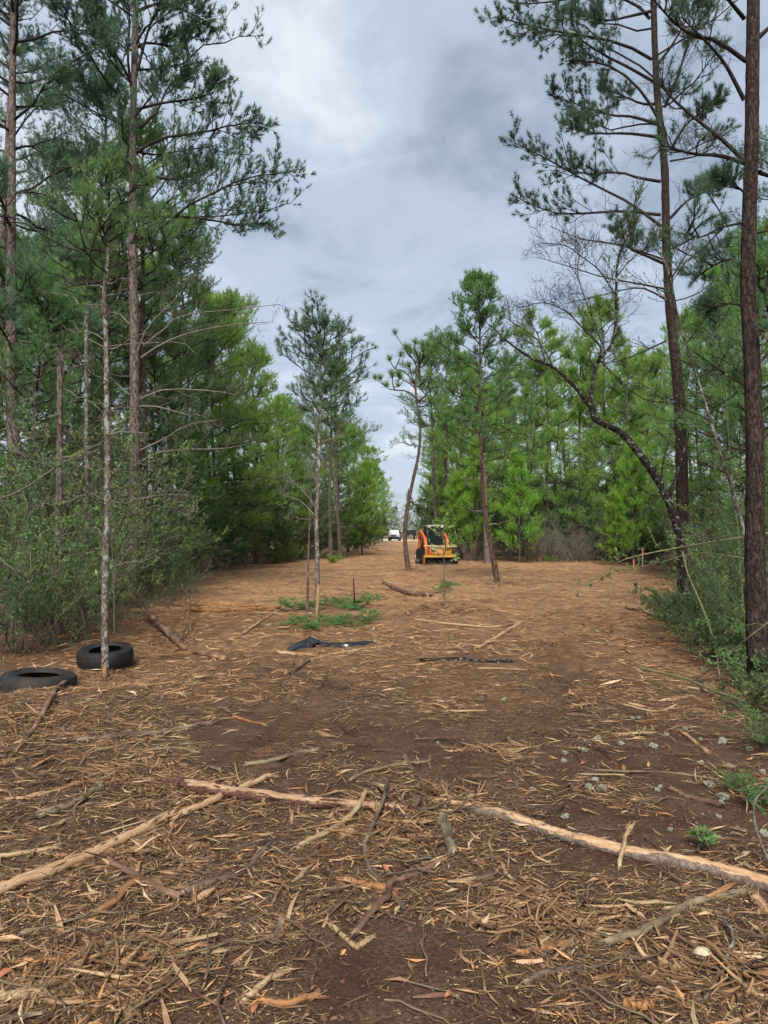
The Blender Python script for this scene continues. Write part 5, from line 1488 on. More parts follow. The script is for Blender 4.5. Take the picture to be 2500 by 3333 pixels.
# crumbs and clods of churned soil
mb = MB()
rng = np.random.default_rng(811)
n = 6000
d = 2.3 * (13 / 2.3) ** rng.uniform(0, 1, n); x = rng.uniform(-0.56, 0.56, n) * d
sz = 0.004 + 0.010 * rng.uniform(0, 1, n) ** 3
oc = np.array([[1, 0, 0], [0, 1, 0], [-1, 0, 0], [0, -1, 0], [0.1, 0.1, 0.8], [0, 0, -0.7]])
V = np.stack([x, d, gz(x, d)], -1)[:, None] + (oc[None] + rng.normal(0, 0.28, (n, 6, 3))) * sz[:, None, None]
fo = np.array([[0, 1, 4], [1, 2, 4], [2, 3, 4], [3, 0, 4], [1, 0, 5], [2, 1, 5], [3, 2, 5], [0, 3, 5]])
mb.add(V, (np.arange(n)[:, None, None] * 6 + fo[None]).reshape(-1, 3), np.repeat(rng.uniform(0, 1, n), 6))
mo = mb.build('soil_clods', tinted('clods', [(0.0, (0.055, 0.029, 0.018)), (0.6, (0.11, 0.060, 0.036)), (1.0, (0.19, 0.115, 0.07))]), smooth=False)
tag(mo, 'small crumbs and clods of churned brown soil', 'soil', kind='stuff')
mb = MB()
q, rng = scatter_field(56000, 7.0, 45.0, 0.8, 803, 0.5)
keep = (np.abs(q[:, 0] - 1.2) < 3.6 + 0.2 * q[:, 1]) & (rng.uniform(0, 1, len(q)) < np.clip((q[:, 1] - 7.0 + 3 * fbm(q[:, 0], q[:, 1], 2, 55)) / 6.0, 0, 1))
q = q[keep]
slivers(mb, q, rng, 0.03, 0.26, (0.04, 0.13), np.clip(rng.normal(0.50, 0.24, len(q)), 0, 1), lift=0.006, skew=2.6)
q, rng = scatter_field(8000, 11.0, 60.0, 1.0, 807, 0.5)
q = q[np.abs(q[:, 0] - 1.2) < np.where(q[:, 1] < 45, 3.0 + 0.18 * q[:, 1], 3.0)]
slivers(mb, q, rng, 0.04, 0.24, (0.06, 0.20), np.clip(rng.normal(0.42, 0.28, len(q)), 0, 1), lift=0.004, skew=2.4, tilt=0.06)
mo = mb.build('mulch', MULCH2, smooth=False)
tag(mo, 'orange-tan wood chips covering the clearing up to the machine', 'mulch', kind='stuff')

# twigs lying about
TW = []
for i in range(10):
    rng = np.random.default_rng(840 + i)
    mb = MB()
    L = rng.uniform(0.25, 0.55)
    p = np.stack([np.linspace(-L / 2, L / 2, 8), np.cumsum(rng.normal(0, 0.02, 8)), 0.012 + np.abs(np.cumsum(rng.normal(0, 0.006, 8)))], -1)
    mb.tubes(p[None], np.linspace(0.006, 0.002, 8)[None], 5)
    a, _ = sub(p[None], 3, 0.2, 0.9, 0.6, L * 0.35, rng, up=0.05, K=4, jit=0.06)
    mb.tubes(a, rad(a, 0.003, 0.0015), 4)
    me = mesh_from(mb, 'twig')
    me.materials.append([M['bark_branch'], M['branch_mossy'], M['limb'], M['bark_reddish']][i % 4])
    TW.append(me)
for k in range(150):
    d = 2.5 * (12 / 2.5) ** CR.uniform(0, 1)
    x = CR.uniform(-0.52, 0.52) * d
    o = link('twig', TW[CR.integers(0, 10)], None, (x, d, g1(x, d)))
    o.rotation_euler = (CR.uniform(-0.4, 0.4), 0, CR.uniform(0, 6.28))
    s = CR.uniform(0.6, 1.2); o.scale = (s, s, s)
    tag(o, 'thin broken twig lying loose among the wood chips', 'twig', 'fallen twigs')

# torn tufts of bark and fibre heaped by the logs
def brush_heap(label, px, py, n, rad_, h, seed, mats):
    rng = np.random.default_rng(seed)
    c = Gp(px, py)
    mb = MB()
    a = rng.uniform(0, 2 * PI, n); r = rad_ * np.sqrt(rng.uniform(0, 1, n))
    b = np.stack([c[0] + r * np.cos(a), c[1] + r * np.sin(a) * 0.7, np.zeros(n)], -1)
    b[:, 2] = gz(b[:, 0], b[:, 1]) + h * (1 - r / rad_) * rng.uniform(0, 1, n)
    az = rng.uniform(0, 2 * PI, n); el = rng.normal(0, 0.3, n)
    L = rng.uniform(0.06, 0.38, n) ** 1.2
    d = np.stack([np.cos(az) * np.cos(el), np.sin(az) * np.cos(el), np.sin(el)], -1)
    s = np.linspace(-0.5, 0.5, 4)[None, :, None]
    p = b[:, None] + d[:, None] * L[:, None, None] * s + rng.normal(0, 0.008, (n, 4, 3))
    p[..., 2] = np.maximum(p[..., 2], gz(p[..., 0], p[..., 1]) + 0.003)
    mb.tubes(p, (0.0015 + 0.009 * rng.uniform(0, 1, (n, 1)) ** 2.5) * np.array([[0.5, 1, 0.9, 0.3]]), 4, tint=np.clip(rng.normal(0.42, 0.2, n), 0, 1))
    o = mb.build('brush_heap', mats, None, origin=tuple(c))
    tag(o, label, 'brush', 'heaps of shredded brush', kind='stuff')
for i, (l_, x, y, n, r, h) in enumerate([
        ('heap of shredded brown brush over the gap between the two logs', 1350, 2620, 620, 0.42, 0.13),
        ('heap of shredded brush left of the splintered log end', 640, 2560, 260, 0.30, 0.06),
        ('shredded brush below the stripped log', 1270, 2690, 420, 0.34, 0.06),
        ('shredded straw-coloured brush in front of the flat tyre', 90, 2380, 420, 0.55, 0.10),
        ('shredded brush on the dirt mound', 1480, 2020, 420, 0.9, 0.10),
        ('shredded brush at the lower right corner', 2350, 3180, 320, 0.30, 0.05),
        ('shredded brush at the lower left', 330, 3200, 320, 0.30, 0.05),
        ('shredded brush on the crumbled red soil heap', 1610, 2440, 260, 0.35, 0.05),
        ('splintered litter around the foot of the slim scraped pine', 345, 2206, 220, 0.26, 0.05),
        ('splintered litter around the foot of the thin young pine', 1030, 2018, 160, 0.30, 0.06),
        ('shredded litter around the foot of the curved pine', 1335, 1868, 160, 0.7, 0.12),
        ('shredded litter around the foot of the slim leaning pine', 1622, 1900, 140, 0.5, 0.08),
        ('shredded brush left of the mossy knotted branch', 1780, 2990, 260, 0.35, 0.05),
        ('shredded brush between the tan pole and the dark rotten branch', 420, 2520, 300, 0.40, 0.06),
        ('shredded brush in the left foreground', 480, 2780, 260, 0.30, 0.05)]):
    brush_heap(l_, x, y, n, r, h, 860 + i, MULCH)

def root_tangle():
    rng = np.random.default_rng(888)
    c = Gp(1375, 2640)
    mb = MB()
    for k in range(36):
        az = rng.uniform(0, 2 * PI); L = rng.uniform(0.14, 0.46); el = rng.uniform(0.0, 0.9)
        b = c + np.array([rng.normal(0, 0.08), rng.normal(0, 0.07), -0.01])
        d = np.array([math.cos(az) * math.cos(el), math.sin(az) * math.cos(el), math.sin(el)])
        p = [b]
        for i in range(5):
            d = nrm(d + rng.normal(0, 0.35, 3) - UP * 0.10)
            q = p[-1] + d * L / 5
            q[2] = max(q[2], g1(q[0], q[1]) + 0.006)
            p.append(q)
        r0 = rng.uniform(0.004, 0.015)
        mb.tubes(smooth_path(p, 14)[None], np.linspace(r0, r0 * 0.3, 14)[None], 6)
    o = mb.build('root_tangle', M['bark_branch'], None, origin=tuple(c))
    tag(o, 'tangle of torn roots sticking up between the two foreground logs', 'roots', kind='thing')
root_tangle()

# ------------------------------------------------------------------ pale lichen clumps
LICH = plain('lichen', (0.27, 0.272, 0.205), 0.95, var=0.5, scale=60, spec=0.05)
LM = []
for i in range(5):
    rng = np.random.default_rng(900 + i)
    bm = bmesh.new()
    bmesh.ops.create_icosphere(bm, subdivisions=3, radius=1.0)
    for v in bm.verts:
        k = vnoise(np.array([v.co.x * 3 + 7 * i]), np.array([v.co.y * 3 + v.co.z * 2.3]), 90 + i)[0] + 0.5 * vnoise(np.array([v.co.x * 8 + v.co.z * 5]), np.array([v.co.y * 8 + 3 * i]), 95)[0]
        v.co *= 0.30 + 0.85 * k
        v.co.z *= 0.75
    me = bpy.data.meshes.new('lichen_clump'); bm.to_mesh(me); bm.free()
    me.materials.append(LICH)
    LM.append(me)
LP = [(1905, 2410), (1945, 2408), (1900, 2432), (1838, 2448), (1836, 2475), (2022, 2420), (2128, 2428), (2060, 2345), (2078, 2344), (2262, 2325), (2230, 2375), (2170, 2392), (2280, 2404), (2372, 2490), (2385, 2502), (2352, 2420),
      (2280, 2492), (2293, 2527), (1938, 2528), (1918, 2550), (1840, 2655), (2150, 2552), (2140, 2562), (2355, 2600), (2345, 2612), (2182, 2698), (2340, 2655), (2485, 2520), (2490, 2720), (2480, 3175), (1700, 2560), (1732, 2578),
      (1620, 2232), (1640, 2265), (1108, 2245), (1145, 2163), (487, 2371), (90, 2448), (176, 2377), (290, 2316), (1505, 2383), (1425, 2415), (1958, 2555), (2400, 2350), (2440, 2440), (2310, 2560)]
for k, (x, y) in enumerate(LP):
    p = Gp(x, y)
    s = CR.uniform(0.012, 0.034) * (1.0 if x > 1800 else 0.7)
    o = link('lichen_clump', LM[k % 5], None, (p[0], p[1], p[2] + s * 0.35))
    o.scale = (s, s, s)
    o.rotation_euler = (CR.uniform(-0.4, 0.4), CR.uniform(-0.4, 0.4), CR.uniform(0, 6.28))
    tag(o, 'small pale grey-green lichen clump lying on the bare soil', 'lichen', 'lichen clumps')
bm = bmesh.new()
bmesh.ops.create_icosphere(bm, subdivisions=3, radius=1.0)
for v in bm.verts:
    v.co *= 0.8 + 0.35 * vnoise(np.array([v.co.x * 1.8 + 3]), np.array([v.co.y * 1.8 + v.co.z * 1.5]), 77)[0] + 0.1 * vnoise(np.array([v.co.x * 9]), np.array([v.co.z * 9]), 78)[0]
    v.co.z *= 0.72
me = bpy.data.meshes.new('fungus'); bm.to_mesh(me); bm.free()
me.materials.append(plain('fungus', (0.60, 0.50, 0.33), 0.9, var=0.35, scale=25))
p = Gp(2292, 3140)
o = link('fungus', me, None, (p[0], p[1], p[2] + 0.02)); o.scale = (0.036, 0.036, 0.036); o.rotation_euler = (0.3, 0.2, 0.8)
tag(o, 'pale cream rounded lump on the soil at the lower right', 'fungus')
# dry leaves
LB = []
for i in range(3):
    rng = np.random.default_rng(930 + i)
    mb = MB()
    n = 9
    t = np.linspace(0, 1, n)
    wd = 0.42 * np.sin(PI * t ** 0.8) + 0.01
    cz = 0.18 * np.sin(t * PI * 1.3 + i)
    V = np.concatenate([np.stack([t - 0.5, wd * 0.5, cz + 0.12 * wd], -1), np.stack([t - 0.5, 0 * t, cz], -1), np.stack([t - 0.5, -wd * 0.5, cz + 0.15 * wd], -1)])
    ix = np.arange(n * 3).reshape(3, n)
    F = np.concatenate([np.stack([ix[k, :-1], ix[k, 1:], ix[k + 1, 1:], ix[k + 1, :-1]], -1) for k in (0, 1)])
    mb.add(V, F)
    me = mesh_from(mb, 'dry_leaf'); me.materials.append(plain('dry_leaf_%d' % i, [(0.36, 0.13, 0.06), (0.30, 0.17, 0.09), (0.42, 0.24, 0.10)][i], 0.7, var=0.4, scale=6))
    LB.append(me)
for k in range(40):
    d = 2.5 * (7 / 2.5) ** CR.uniform(0, 1); x = CR.uniform(-0.5, 0.5) * d
    o = link('dry_leaf', LB[k % 3], None, (x, d, g1(x, d) + 0.012))
    s = CR.uniform(0.03, 0.065); o.scale = (s, s, s); o.rotation_euler = (CR.normal(0, 0.3), CR.normal(0, 0.3), CR.uniform(0, 6.28))
    tag(o, 'curled dry brown leaf lying on the mulch', 'leaf', 'dry leaves')

# ------------------------------------------------------------------ cut pine boughs, seedlings, vines
def bough(label, pts, seed, n=7, mat=None, Ld=0.15, sl=0.62, flat_=0.36):
    rng = np.random.default_rng(seed)
    pth = smooth_path([Gp(x, y, u) for x, y, u in pts], 10)
    Lb, Nd = MB(), MB()
    Lb.tubes(pth[None], np.linspace(0.012, 0.005, 10)[None], 6)
    foliage_on(pth[None], Lb, Nd, rng, 10, n, 3, 14, Ld, 0.008, sl, sl * 0.36, t0=0.15, flatz=0.35, lightness=0.55, sub_up=0.05)
    for q in Nd.v + Lb.v:
        g = gz(q[:, 0], q[:, 1])
        q[:, 2] = g + 0.004 + np.maximum(q[:, 2] - g, 0) * flat_
    finish('pine_bough', label, 'cut pine boughs', pth[0], [('stem', Lb, M['limb']), ('needles', Nd, mat or M['needle_mid'])], cat='bough')
bough('cut green pine bough lying just behind the thin young pine', [(1045, 1990, 0.05), (1085, 1968, 0.12), (1130, 1972, 0.1), (1150, 1985, 0.05)], 951)
bough('cut green pine bough spread in front of the thin young pine', [(1110, 2020, 0.06), (1060, 2030, 0.1), (1010, 2042, 0.05), (985, 2052, 0.03)], 952)
bough('cut green pine bough nearest the black plastic', [(1180, 2005, 0.08), (1160, 2022, 0.1), (1135, 2040, 0.04)], 953)
bough('cut green bough right of the short broken stem', [(1215, 1975, 0.05), (1195, 1978, 0.15), (1175, 1995, 0.12)], 954)
bough('cut green bough left of the thin young pine foot', [(960, 2000, 0.03), (985, 1990, 0.15), (1005, 1985, 0.2)], 955)
bough('dark tuft of pine needles by the patchy log', [(2270, 2790, 0.02), (2280, 2775, 0.06), (2290, 2765, 0.08)], 956, n=1, Ld=0.05, sl=0.06, flat_=0.7)
bough('green pine sprig lying on the soil below the seedling before the machine', [(1475, 1905, 0.1), (1440, 1920, 0.25), (1420, 1930, 0.2)], 957, n=2, Ld=0.14, sl=0.28, flat_=0.45)
bough('green pine sprig on the crest of the mound', [(1440, 1950, 0.1), (1460, 1930, 0.3), (1490, 1915, 0.35)], 958, n=2, Ld=0.14, sl=0.28, flat_=0.45)

def sprout():
    rng = np.random.default_rng(960)
    base = Gp(1448, 1985)
    D = base[1]
    pth = smooth_path([base, Pt(1447, 1880, D), Pt(1444, 1800, D), Pt(1438, 1740, D), Pt(1430, 1712, D)], 30)
    S, Lf = MB(), MB()
    S.tubes(pth[None], np.linspace(0.012, 0.004, 30)[None], 6)
    a, _ = trunk_limbs(pth, 12, 0.35, 0.98, lambda f: 0.42 + 0 * f, lambda f: 0.5 + 0 * f, rng, K=6, jit=0.05)
    S.tubes(a, rad(a, 0.005, 0.002), 4)
    p, d = tips(a, 12, 0.4, rng)
    leaves(Lf, p, d, 0.085, 0.03, rng, rng.uniform(0.2, 0.9, len(p)))
    finish('seedling', 'spindly yellow-green leafy seedling on the mound in front of the machine', None, pth[0], [('stem', S, M['twig']), ('leaves', Lf, M['leaf_pale'])], cat='plant')
sprout()

def vine(label, pts, r, seed, lv=0, mat='green_stem', leafL=0.05):
    rng = np.random.default_rng(seed)
    pth = smooth_path([Pt(x, y, D) if D > 0 else Gp(x, y, -D) for x, y, D in pts], 40)
    S, Lf = MB(), MB()
    S.tubes(pth[None], np.linspace(r, r * 0.5, 40)[None], 6)
    if lv:
        a, _ = sub(pth[None], lv, 0.1, 1.0, 0.8, 0.35, rng, up=0.1, K=5, jit=0.08)
        S.tubes(a, rad(a, r * 0.35, r * 0.2), 4)
        p, d = tips(a, 10, 0.15, rng)
        leaves(Lf, p, d, leafL, leafL * 0.45, rng, rng.uniform(0.2, 0.9, len(p)))
    finish('vine', label, 'green vines', pth[0], [('stem', S, M[mat]), ('leaves', Lf, M['leaf_dark'])], cat='vine')
vine('long green vine arching out over the clearing from the right-hand shrubs', [(2560, 1725, 9.5), (2250, 1775, 9.6), (2050, 1816, 9.7), (1980, 1854, 9.9), (1871, 1922, 10.0)], 0.010, 971, 16)
vine('second green vine running just below the long arching one', [(2560, 1845, 9.3), (2300, 1800, 9.5), (2150, 1830, 9.8), (2000, 1870, 10.2)], 0.007, 972, 12)
vine('pale bare stem drooping in front of the right-hand pines to the ground', [(2222, 1795, 10.4), (2240, 1870, 10.2), (2278, 1957, 9.9), (2311, 2044, 9.6), (2332, 2125, 9.3), (2345, 2225, -0.02)], 0.015, 973, 0)
vine('thin stem looping over the ground by the pale green stem', [(2560, 1980, 7.0), (2430, 2080, 7.2), (2350, 2150, 7.6), (2250, 2230, -0.03)], 0.007, 974, 8)
vine('thin upright green stem between the leaning tree and the reddish pine', [(2420, 2000, 10.5), (2400, 1700, 10.5), (2370, 1400, 10.5), (2362, 1180, 10.5)], 0.006, 975, 6)
vine('curved bare stem rising at the right edge of the foreground', [(2530, 2900, -0.02), (2462, 2700, 3.9), (2458, 2610, 3.95), (2500, 2560, 4.0)], 0.009, 976, 0, 'twig')
vine('pale stem with large oval leaves beside the slim scraped pine', [(372, 2060, 9.6), (370, 1900, 9.6), (362, 1750, 9.6), (350, 1680, 9.5)], 0.007, 977, 5, 'twig', 0.09)
vine('arching pale stem reaching into the picture above the flat tyre', [(-60, 1640, 9.5), (60, 1600, 9.8), (200, 1510, 10.3), (330, 1440, 10.8)], 0.016, 978, 6, 'twig', 0.04)
vine('curved pale branch rising over the flat tyre at the left edge', [(-40, 1790, 9.0), (40, 1850, 9.0), (95, 1880, 9.2), (100, 1790, 9.3)], 0.014, 979, 5, 'twig', 0.04)

# ------------------------------------------------------------------ hard objects
def bm_obj(name, bm, mat, parent, smooth=False):
    me = bpy.data.meshes.new(name)
    bm.normal_update()
    bm.to_mesh(me); bm.free()
    me.materials.append(mat)
    if smooth:
        me.polygons.foreach_set('use_smooth', np.full(len(me.polygons), True))
    return link(name, me, parent)

def box(name, c, size, mat, parent, bev=0.015, rot=(0, 0, 0), taper=None):
    bm = bmesh.new()
    bmesh.ops.create_cube(bm, size=1.0)
    for v in bm.verts:
        if taper and v.co.z > 0:
            v.co.x *= taper[0]; v.co.y *= taper[1]
        v.co = Vector((v.co.x * size[0], v.co.y * size[1], v.co.z * size[2]))
    if bev:
        bmesh.ops.bevel(bm, geom=list(bm.edges), offset=min(bev, min(size) * 0.3), segments=2, affect='EDGES')
    o = bm_obj(name, bm, mat, parent)
    o.location = c; o.rotation_euler = rot
    return o

def prism(name, outline, x0, x1, mat, parent, bev=0.012, axis='x'):
    """outline in the (y, z) plane pushed out along x"""
    bm = bmesh.new()
    vs_ = [bm.verts.new((x0, y, z)) for y, z in outline]
    f = bm.faces.new(vs_)
    r = bmesh.ops.extrude_face_region(bm, geom=[f])
    for v in [g for g in r['geom'] if isinstance(g, bmesh.types.BMVert)]:
        v.co.x = x1
    bmesh.ops.recalc_face_normals(bm, faces=list(bm.faces))
    if bev:
        bmesh.ops.bevel(bm, geom=list(bm.edges), offset=bev, segments=2, affect='EDGES', clamp_overlap=True)
    return bm_obj(name, bm, mat, parent)

def rod(name, pts, r, mat, parent, S=10, K=None):
    mb = MB()
    pth = smooth_path(pts, K or (2 if len(pts) == 2 else 24))
    mb.tubes(pth[None], np.full((1, len(pth)), r), S, cap=True)
    me = mesh_from(mb, name); me.materials.append(mat)
    return link(name, me, parent)

def disc(name, c, r, h, mat, parent, axis='x', seg=28, bev=0.01):
    bm = bmesh.new()
    bmesh.ops.create_cone(bm, cap_ends=True, segments=seg, radius1=r, radius2=r, depth=h)
    if bev: bmesh.ops.bevel(bm, geom=[e for e in bm.edges if len(e.link_faces) == 2 and any(len(f.verts) > 4 for f in e.link_faces)], offset=bev, segments=2, affect='EDGES')
    if axis == 'x': bmesh.ops.rotate(bm, verts=bm.verts, cent=(0, 0, 0), matrix=Matrix.Rotation(R(90), 3, 'Y'))
    if axis == 'y': bmesh.ops.rotate(bm, verts=bm.verts, cent=(0, 0, 0), matrix=Matrix.Rotation(R(90), 3, 'X'))
    o = bm_obj(name, bm, mat, parent, False)
    o.location = c
    return o

RUB = plain('rubber', (0.008, 0.008, 0.009), 0.65, var=0.45, scale=14, dirt=(0.018, 0.014, 0.011))
RUBD = plain('rubber_dusty', (0.010, 0.010, 0.011), 0.7, var=0.3, scale=9, dirt=(0.035, 0.026, 0.018))
BLACK = plain('black_steel', (0.008, 0.008, 0.009), 0.5, var=0.4, scale=10)
DARK = plain('dark_steel', (0.022, 0.022, 0.023), 0.55, var=0.4, scale=10, dirt=(0.05, 0.037, 0.027))
ORANGE = plain('orange_paint', (0.62, 0.125, 0.03), 0.45, var=0.2, scale=6, dirt=(0.42, 0.12, 0.045))
YELLOW = plain('yellow_paint', (0.46, 0.235, 0.025), 0.5, var=0.2, scale=6, dirt=(0.28, 0.15, 0.04))
TANBAR = plain('worn_bar', (0.66, 0.46, 0.22), 0.55, var=0.2, scale=8, dirt=(0.48, 0.30, 0.12))
WHITE = plain('white_paint', (0.56, 0.59, 0.60), 0.3, var=0.08, scale=4)
PALE = plain('pale_roof', (0.52, 0.48, 0.41), 0.5, var=0.15, scale=6)
GREY = plain('grey_steel', (0.20, 0.20, 0.20), 0.45, 0.3, var=0.3, scale=9)
CHROME = plain('chrome', (0.75, 0.75, 0.76), 0.2, 0.9, var=0.1, scale=5)
LAMP = plain('lamp_lens', (0.48, 0.48, 0.46), 0.2, var=0.1)
CABGREY = plain('cab_grey', (0.020, 0.020, 0.022), 0.55, var=0.3, scale=8, dirt=(0.04, 0.033, 0.026))
SEAT = plain('seat_vinyl', (0.03, 0.03, 0.032), 0.6)

def glass(name, col, rough=0.08):
    m, n, l, out = new_mat(name)
    b = node(n, 'ShaderNodeBsdfPrincipled', **{'Roughness': rough, 'Specular IOR Level': 0.6})
    b.inputs['Base Color'].default_value = (*col, 1)
    tr = n.new('ShaderNodeBsdfTransparent'); tr.inputs[0].default_value = (0.35, 0.37, 0.38, 1)
    mx = n.new('ShaderNodeMixShader'); mx.inputs[0].default_value = 0.45
    l.new(tr.outputs[0], mx.inputs[1]); l.new(b.outputs[0], mx.inputs[2]); l.new(mx.outputs[0], out.inputs[0])
    return m
GLASS = glass('tinted_glass', (0.015, 0.018, 0.02))
WGLASS = glass('windscreen', (0.07, 0.10, 0.12), 0.05)

# tyres --------------------------------------------------------------
def tyre(label, loc, Ro, Ri, Wd, rot, mat):
    root = empty('tyre', loc, label, 'tyre', 'old tyres')
    root.rotation_euler = rot
    n = 120
    prof = [(Ri, Wd * 0.34), (Ri + 0.012, Wd * 0.40), (Ri + 0.03, Wd * 0.45), (Ri + 0.06, Wd * 0.50), ((Ri + Ro) / 2, Wd * 0.52), (Ro - 0.045, Wd * 0.49), (Ro - 0.02, Wd * 0.45), (Ro - 0.006, Wd * 0.40)]
    tr = [(Ro + 0.010 - 0.09 * k * k, Wd * k) for k in (0.37, 0.33, 0.28, 0.22, 0.16, 0.10, 0.04)]
    groove = {2: 0.010, 5: 0.010}
    def lathe(pr, name, wavy=None):
        mb = MB()
        a = np.arange(n) * 2 * PI / n
        ring = np.array(pr)
        K = len(ring)
        rr = np.broadcast_to(ring[:, 0][:, None], (K, n)).copy()
        if wavy is not None: rr = rr - wavy
        V = np.stack([rr * np.cos(a), rr * np.sin(a), np.broadcast_to(ring[:, 1][:, None], (K, n))], -1)
        ix = np.arange(K * n).reshape(K, n)
        F = np.stack([ix[:-1], np.roll(ix[:-1], -1, 1), np.roll(ix[1:], -1, 1), ix[1:]], -1).reshape(-1, 4)
        mb.add(V, F)
        me = mesh_from(mb, name); me.materials.append(mat)
        return link(name, me, root)
    up_wall = prof
    dn_wall = [(r, -z) for r, z in prof[::-1]]
    lathe(up_wall, 'sidewall')
    lathe(dn_wall, 'sidewall')
    tread = [(Ro - 0.006, Wd * 0.40)] + tr + [(r, -z) for r, z in tr[::-1]] + [(Ro - 0.006, -Wd * 0.40)]
    K = len(tread)
    a = np.arange(n)
    wav = np.zeros((K, n))
    for k in range(K):
        z = tread[k][1] / Wd
        wav[k] += 0.005 * (((a + int(20 * abs(z))) % 3) == 0) * (0.15 < abs(z) < 0.39)
        wav[k] += 0.004 * (((a + 2) % 4) == 0) * (abs(z) < 0.1)
        wav[k] += 0.003 * np.sin(a * 2 * PI * 3 / n + 1.0)
    lathe(tread, 'tread', wav)
    inner = [(Ri, Wd * 0.34), (Ri + 0.02, Wd * 0.33), (Ri + 0.06, Wd * 0.44), (Ro - 0.05, Wd * 0.42), (Ro - 0.022, Wd * 0.3), (Ro - 0.02, 0), (Ro - 0.022, -Wd * 0.3), (Ro - 0.05, -Wd * 0.42), (Ri + 0.06, -Wd * 0.44), (Ri + 0.02, -Wd * 0.33), (Ri, -Wd * 0.34)]
    lathe(inner[::-1], 'liner')
    rib = [(Ri + 0.045 + 0.006 * math.cos(q), Wd * 0.478 + 0.006 * math.sin(q)) for q in np.linspace(-0.6, PI + 0.2, 6)]
    lathe(rib, 'bead_ring')
    return root
p = Gp(327, 2176)
tyre('thick dark black tyre lying at the foot of the slim scraped pine', (p[0] - 0.02, p[1] + 0.22, p[2] + 0.13), 0.325, 0.195, 0.215, (R(8), R(-4), 0.4), RUB)
p = Gp(108, 2252)
tyre('dusty worn tyre lying flat and half sunk in mulch at the left edge', (p[0], p[1] + 0.12, p[2] + 0.055), 0.365, 0.215, 0.225, (R(3), R(2), 1.1), RUBD)

for k, (px, py, up, rz) in enumerate([(150, 2215, 0.155, 0.9), (95, 2222, 0.16, 2.2), (60, 2228, 0.15, 0.3), (200, 2232, 0.14, 1.6), (400, 2160, 0.2, 1.2), (262, 2150, 0.2, 0.2), (180, 2250, 0.13, 2.7), (30, 2235, 0.14, 1.1)]):
    g = Gp(px, py)
    o = link('wood_splinter', SPL[(k * 3 + 1) % 14], None, (g[0], g[1] + 0.1, g[2] + up))
    o.rotation_euler = (0.2, -0.25, rz)
    tag(o, 'torn %s splinter of wood lying on a tyre' % names[((k * 3 + 1) % 14) % 7], 'splinter', 'splinters on the tyres')

# black plastic ------------------------------------------------------
def plastic():
    rng = np.random.default_rng(990)
    pm = plain('black_plastic', (0.012, 0.013, 0.016), 0.3, var=0.3, scale=12, spec=0.6)
    root = empty('plastic_sheet', Gp(1030, 2110), 'crumpled strip of black plastic lying on the mulch before the green boughs', 'plastic')
    b = np.array(root.location)
    def strip(name, pts, ws, hs, seed):
        rng = np.random.default_rng(seed)
        K, S = 40, 12
        c = smooth_path([Gp(x, y) for x, y in pts], K)
        w = np.interp(np.linspace(0, 1, K), np.linspace(0, 1, len(ws)), ws); h = np.interp(np.linspace(0, 1, K), np.linspace(0, 1, len(hs)), hs)
        d = nrm(np.gradient(c, axis=0)); s = nrm(np.cross(d, UP))
        u = np.linspace(-1, 1, S)
        crump = np.cumsum(rng.normal(0, 0.10, (K, S)), 0) * 0.25 + rng.normal(0, 0.06, (K, S))
        top = c[:, None] + s[:, None] * (u[None, :, None] * w[:, None, None]) + UP * ((h[:, None] * (1 - np.abs(u) ** 3) * (1 + crump))[..., None] + 0.01)
        bot = top - UP * 0.006
        V = np.concatenate([top.reshape(-1, 3), bot.reshape(-1, 3)])
        ix = np.arange(K * S).reshape(K, S)
        F = np.stack([ix[:-1, :-1], ix[:-1, 1:], ix[1:, 1:], ix[1:, :-1]], -1).reshape(-1, 4)
        mb = MB(); mb.add(V, np.concatenate([F, F[:, ::-1] + K * S]))
        me = mesh_from(mb, name, b); me.materials.append(pm)
        link(name, me, root)
    strip('sheet', [(935, 2122), (960, 2110), (1000, 2103), (1030, 2106)], [0.03, 0.09, 0.14, 0.10], [0.02, 0.05, 0.085, 0.05], 1)
    strip('strip', [(1005, 2098), (1060, 2103), (1130, 2107), (1175, 2102), (1215, 2100)], [0.05, 0.045, 0.04, 0.045, 0.04], [0.10, 0.05, 0.045, 0.05, 0.045], 2)
plastic()

# survey stakes ------------------------------------------------------
PINK = plain('pink_tape', (0.85, 0.22, 0.22), 0.5, var=0.1)
STAKE = plain('stake_wood', (0.50, 0.36, 0.22), 0.8, var=0.3)
def stake(label, px, D, h):
    x = (px - CX) / FPX * D
    r = empty('survey_stake', (x, D, g1(x, D)), label, 'stake', 'survey stakes')
    box('post', (0, 0, h / 2 - 0.05), (0.045, 0.03, h + 0.1), STAKE, r, 0.004)
    box('paint_band', (0, 0, h - 0.12), (0.051, 0.036, 0.26), PINK, r, 0.004)
    prism('ribbon', [(0.02, h * 0.75), (0.05, h * 0.72), (0.03, h * 0.4), (0.0, h * 0.38), (0.016, h * 0.6)], 0.024, 0.028, PINK, r, 0)
stake('pink-topped survey stake at the brush line left of the leaning tree', 2091, 36.0, 0.85)
stake('short pink-flagged stake just left of the other survey stake', 2062, 34.5, 0.42)
stake('survey stake with torn tan top in the shrubs left of the reddish pine', 2345, 14.5, 0.75)

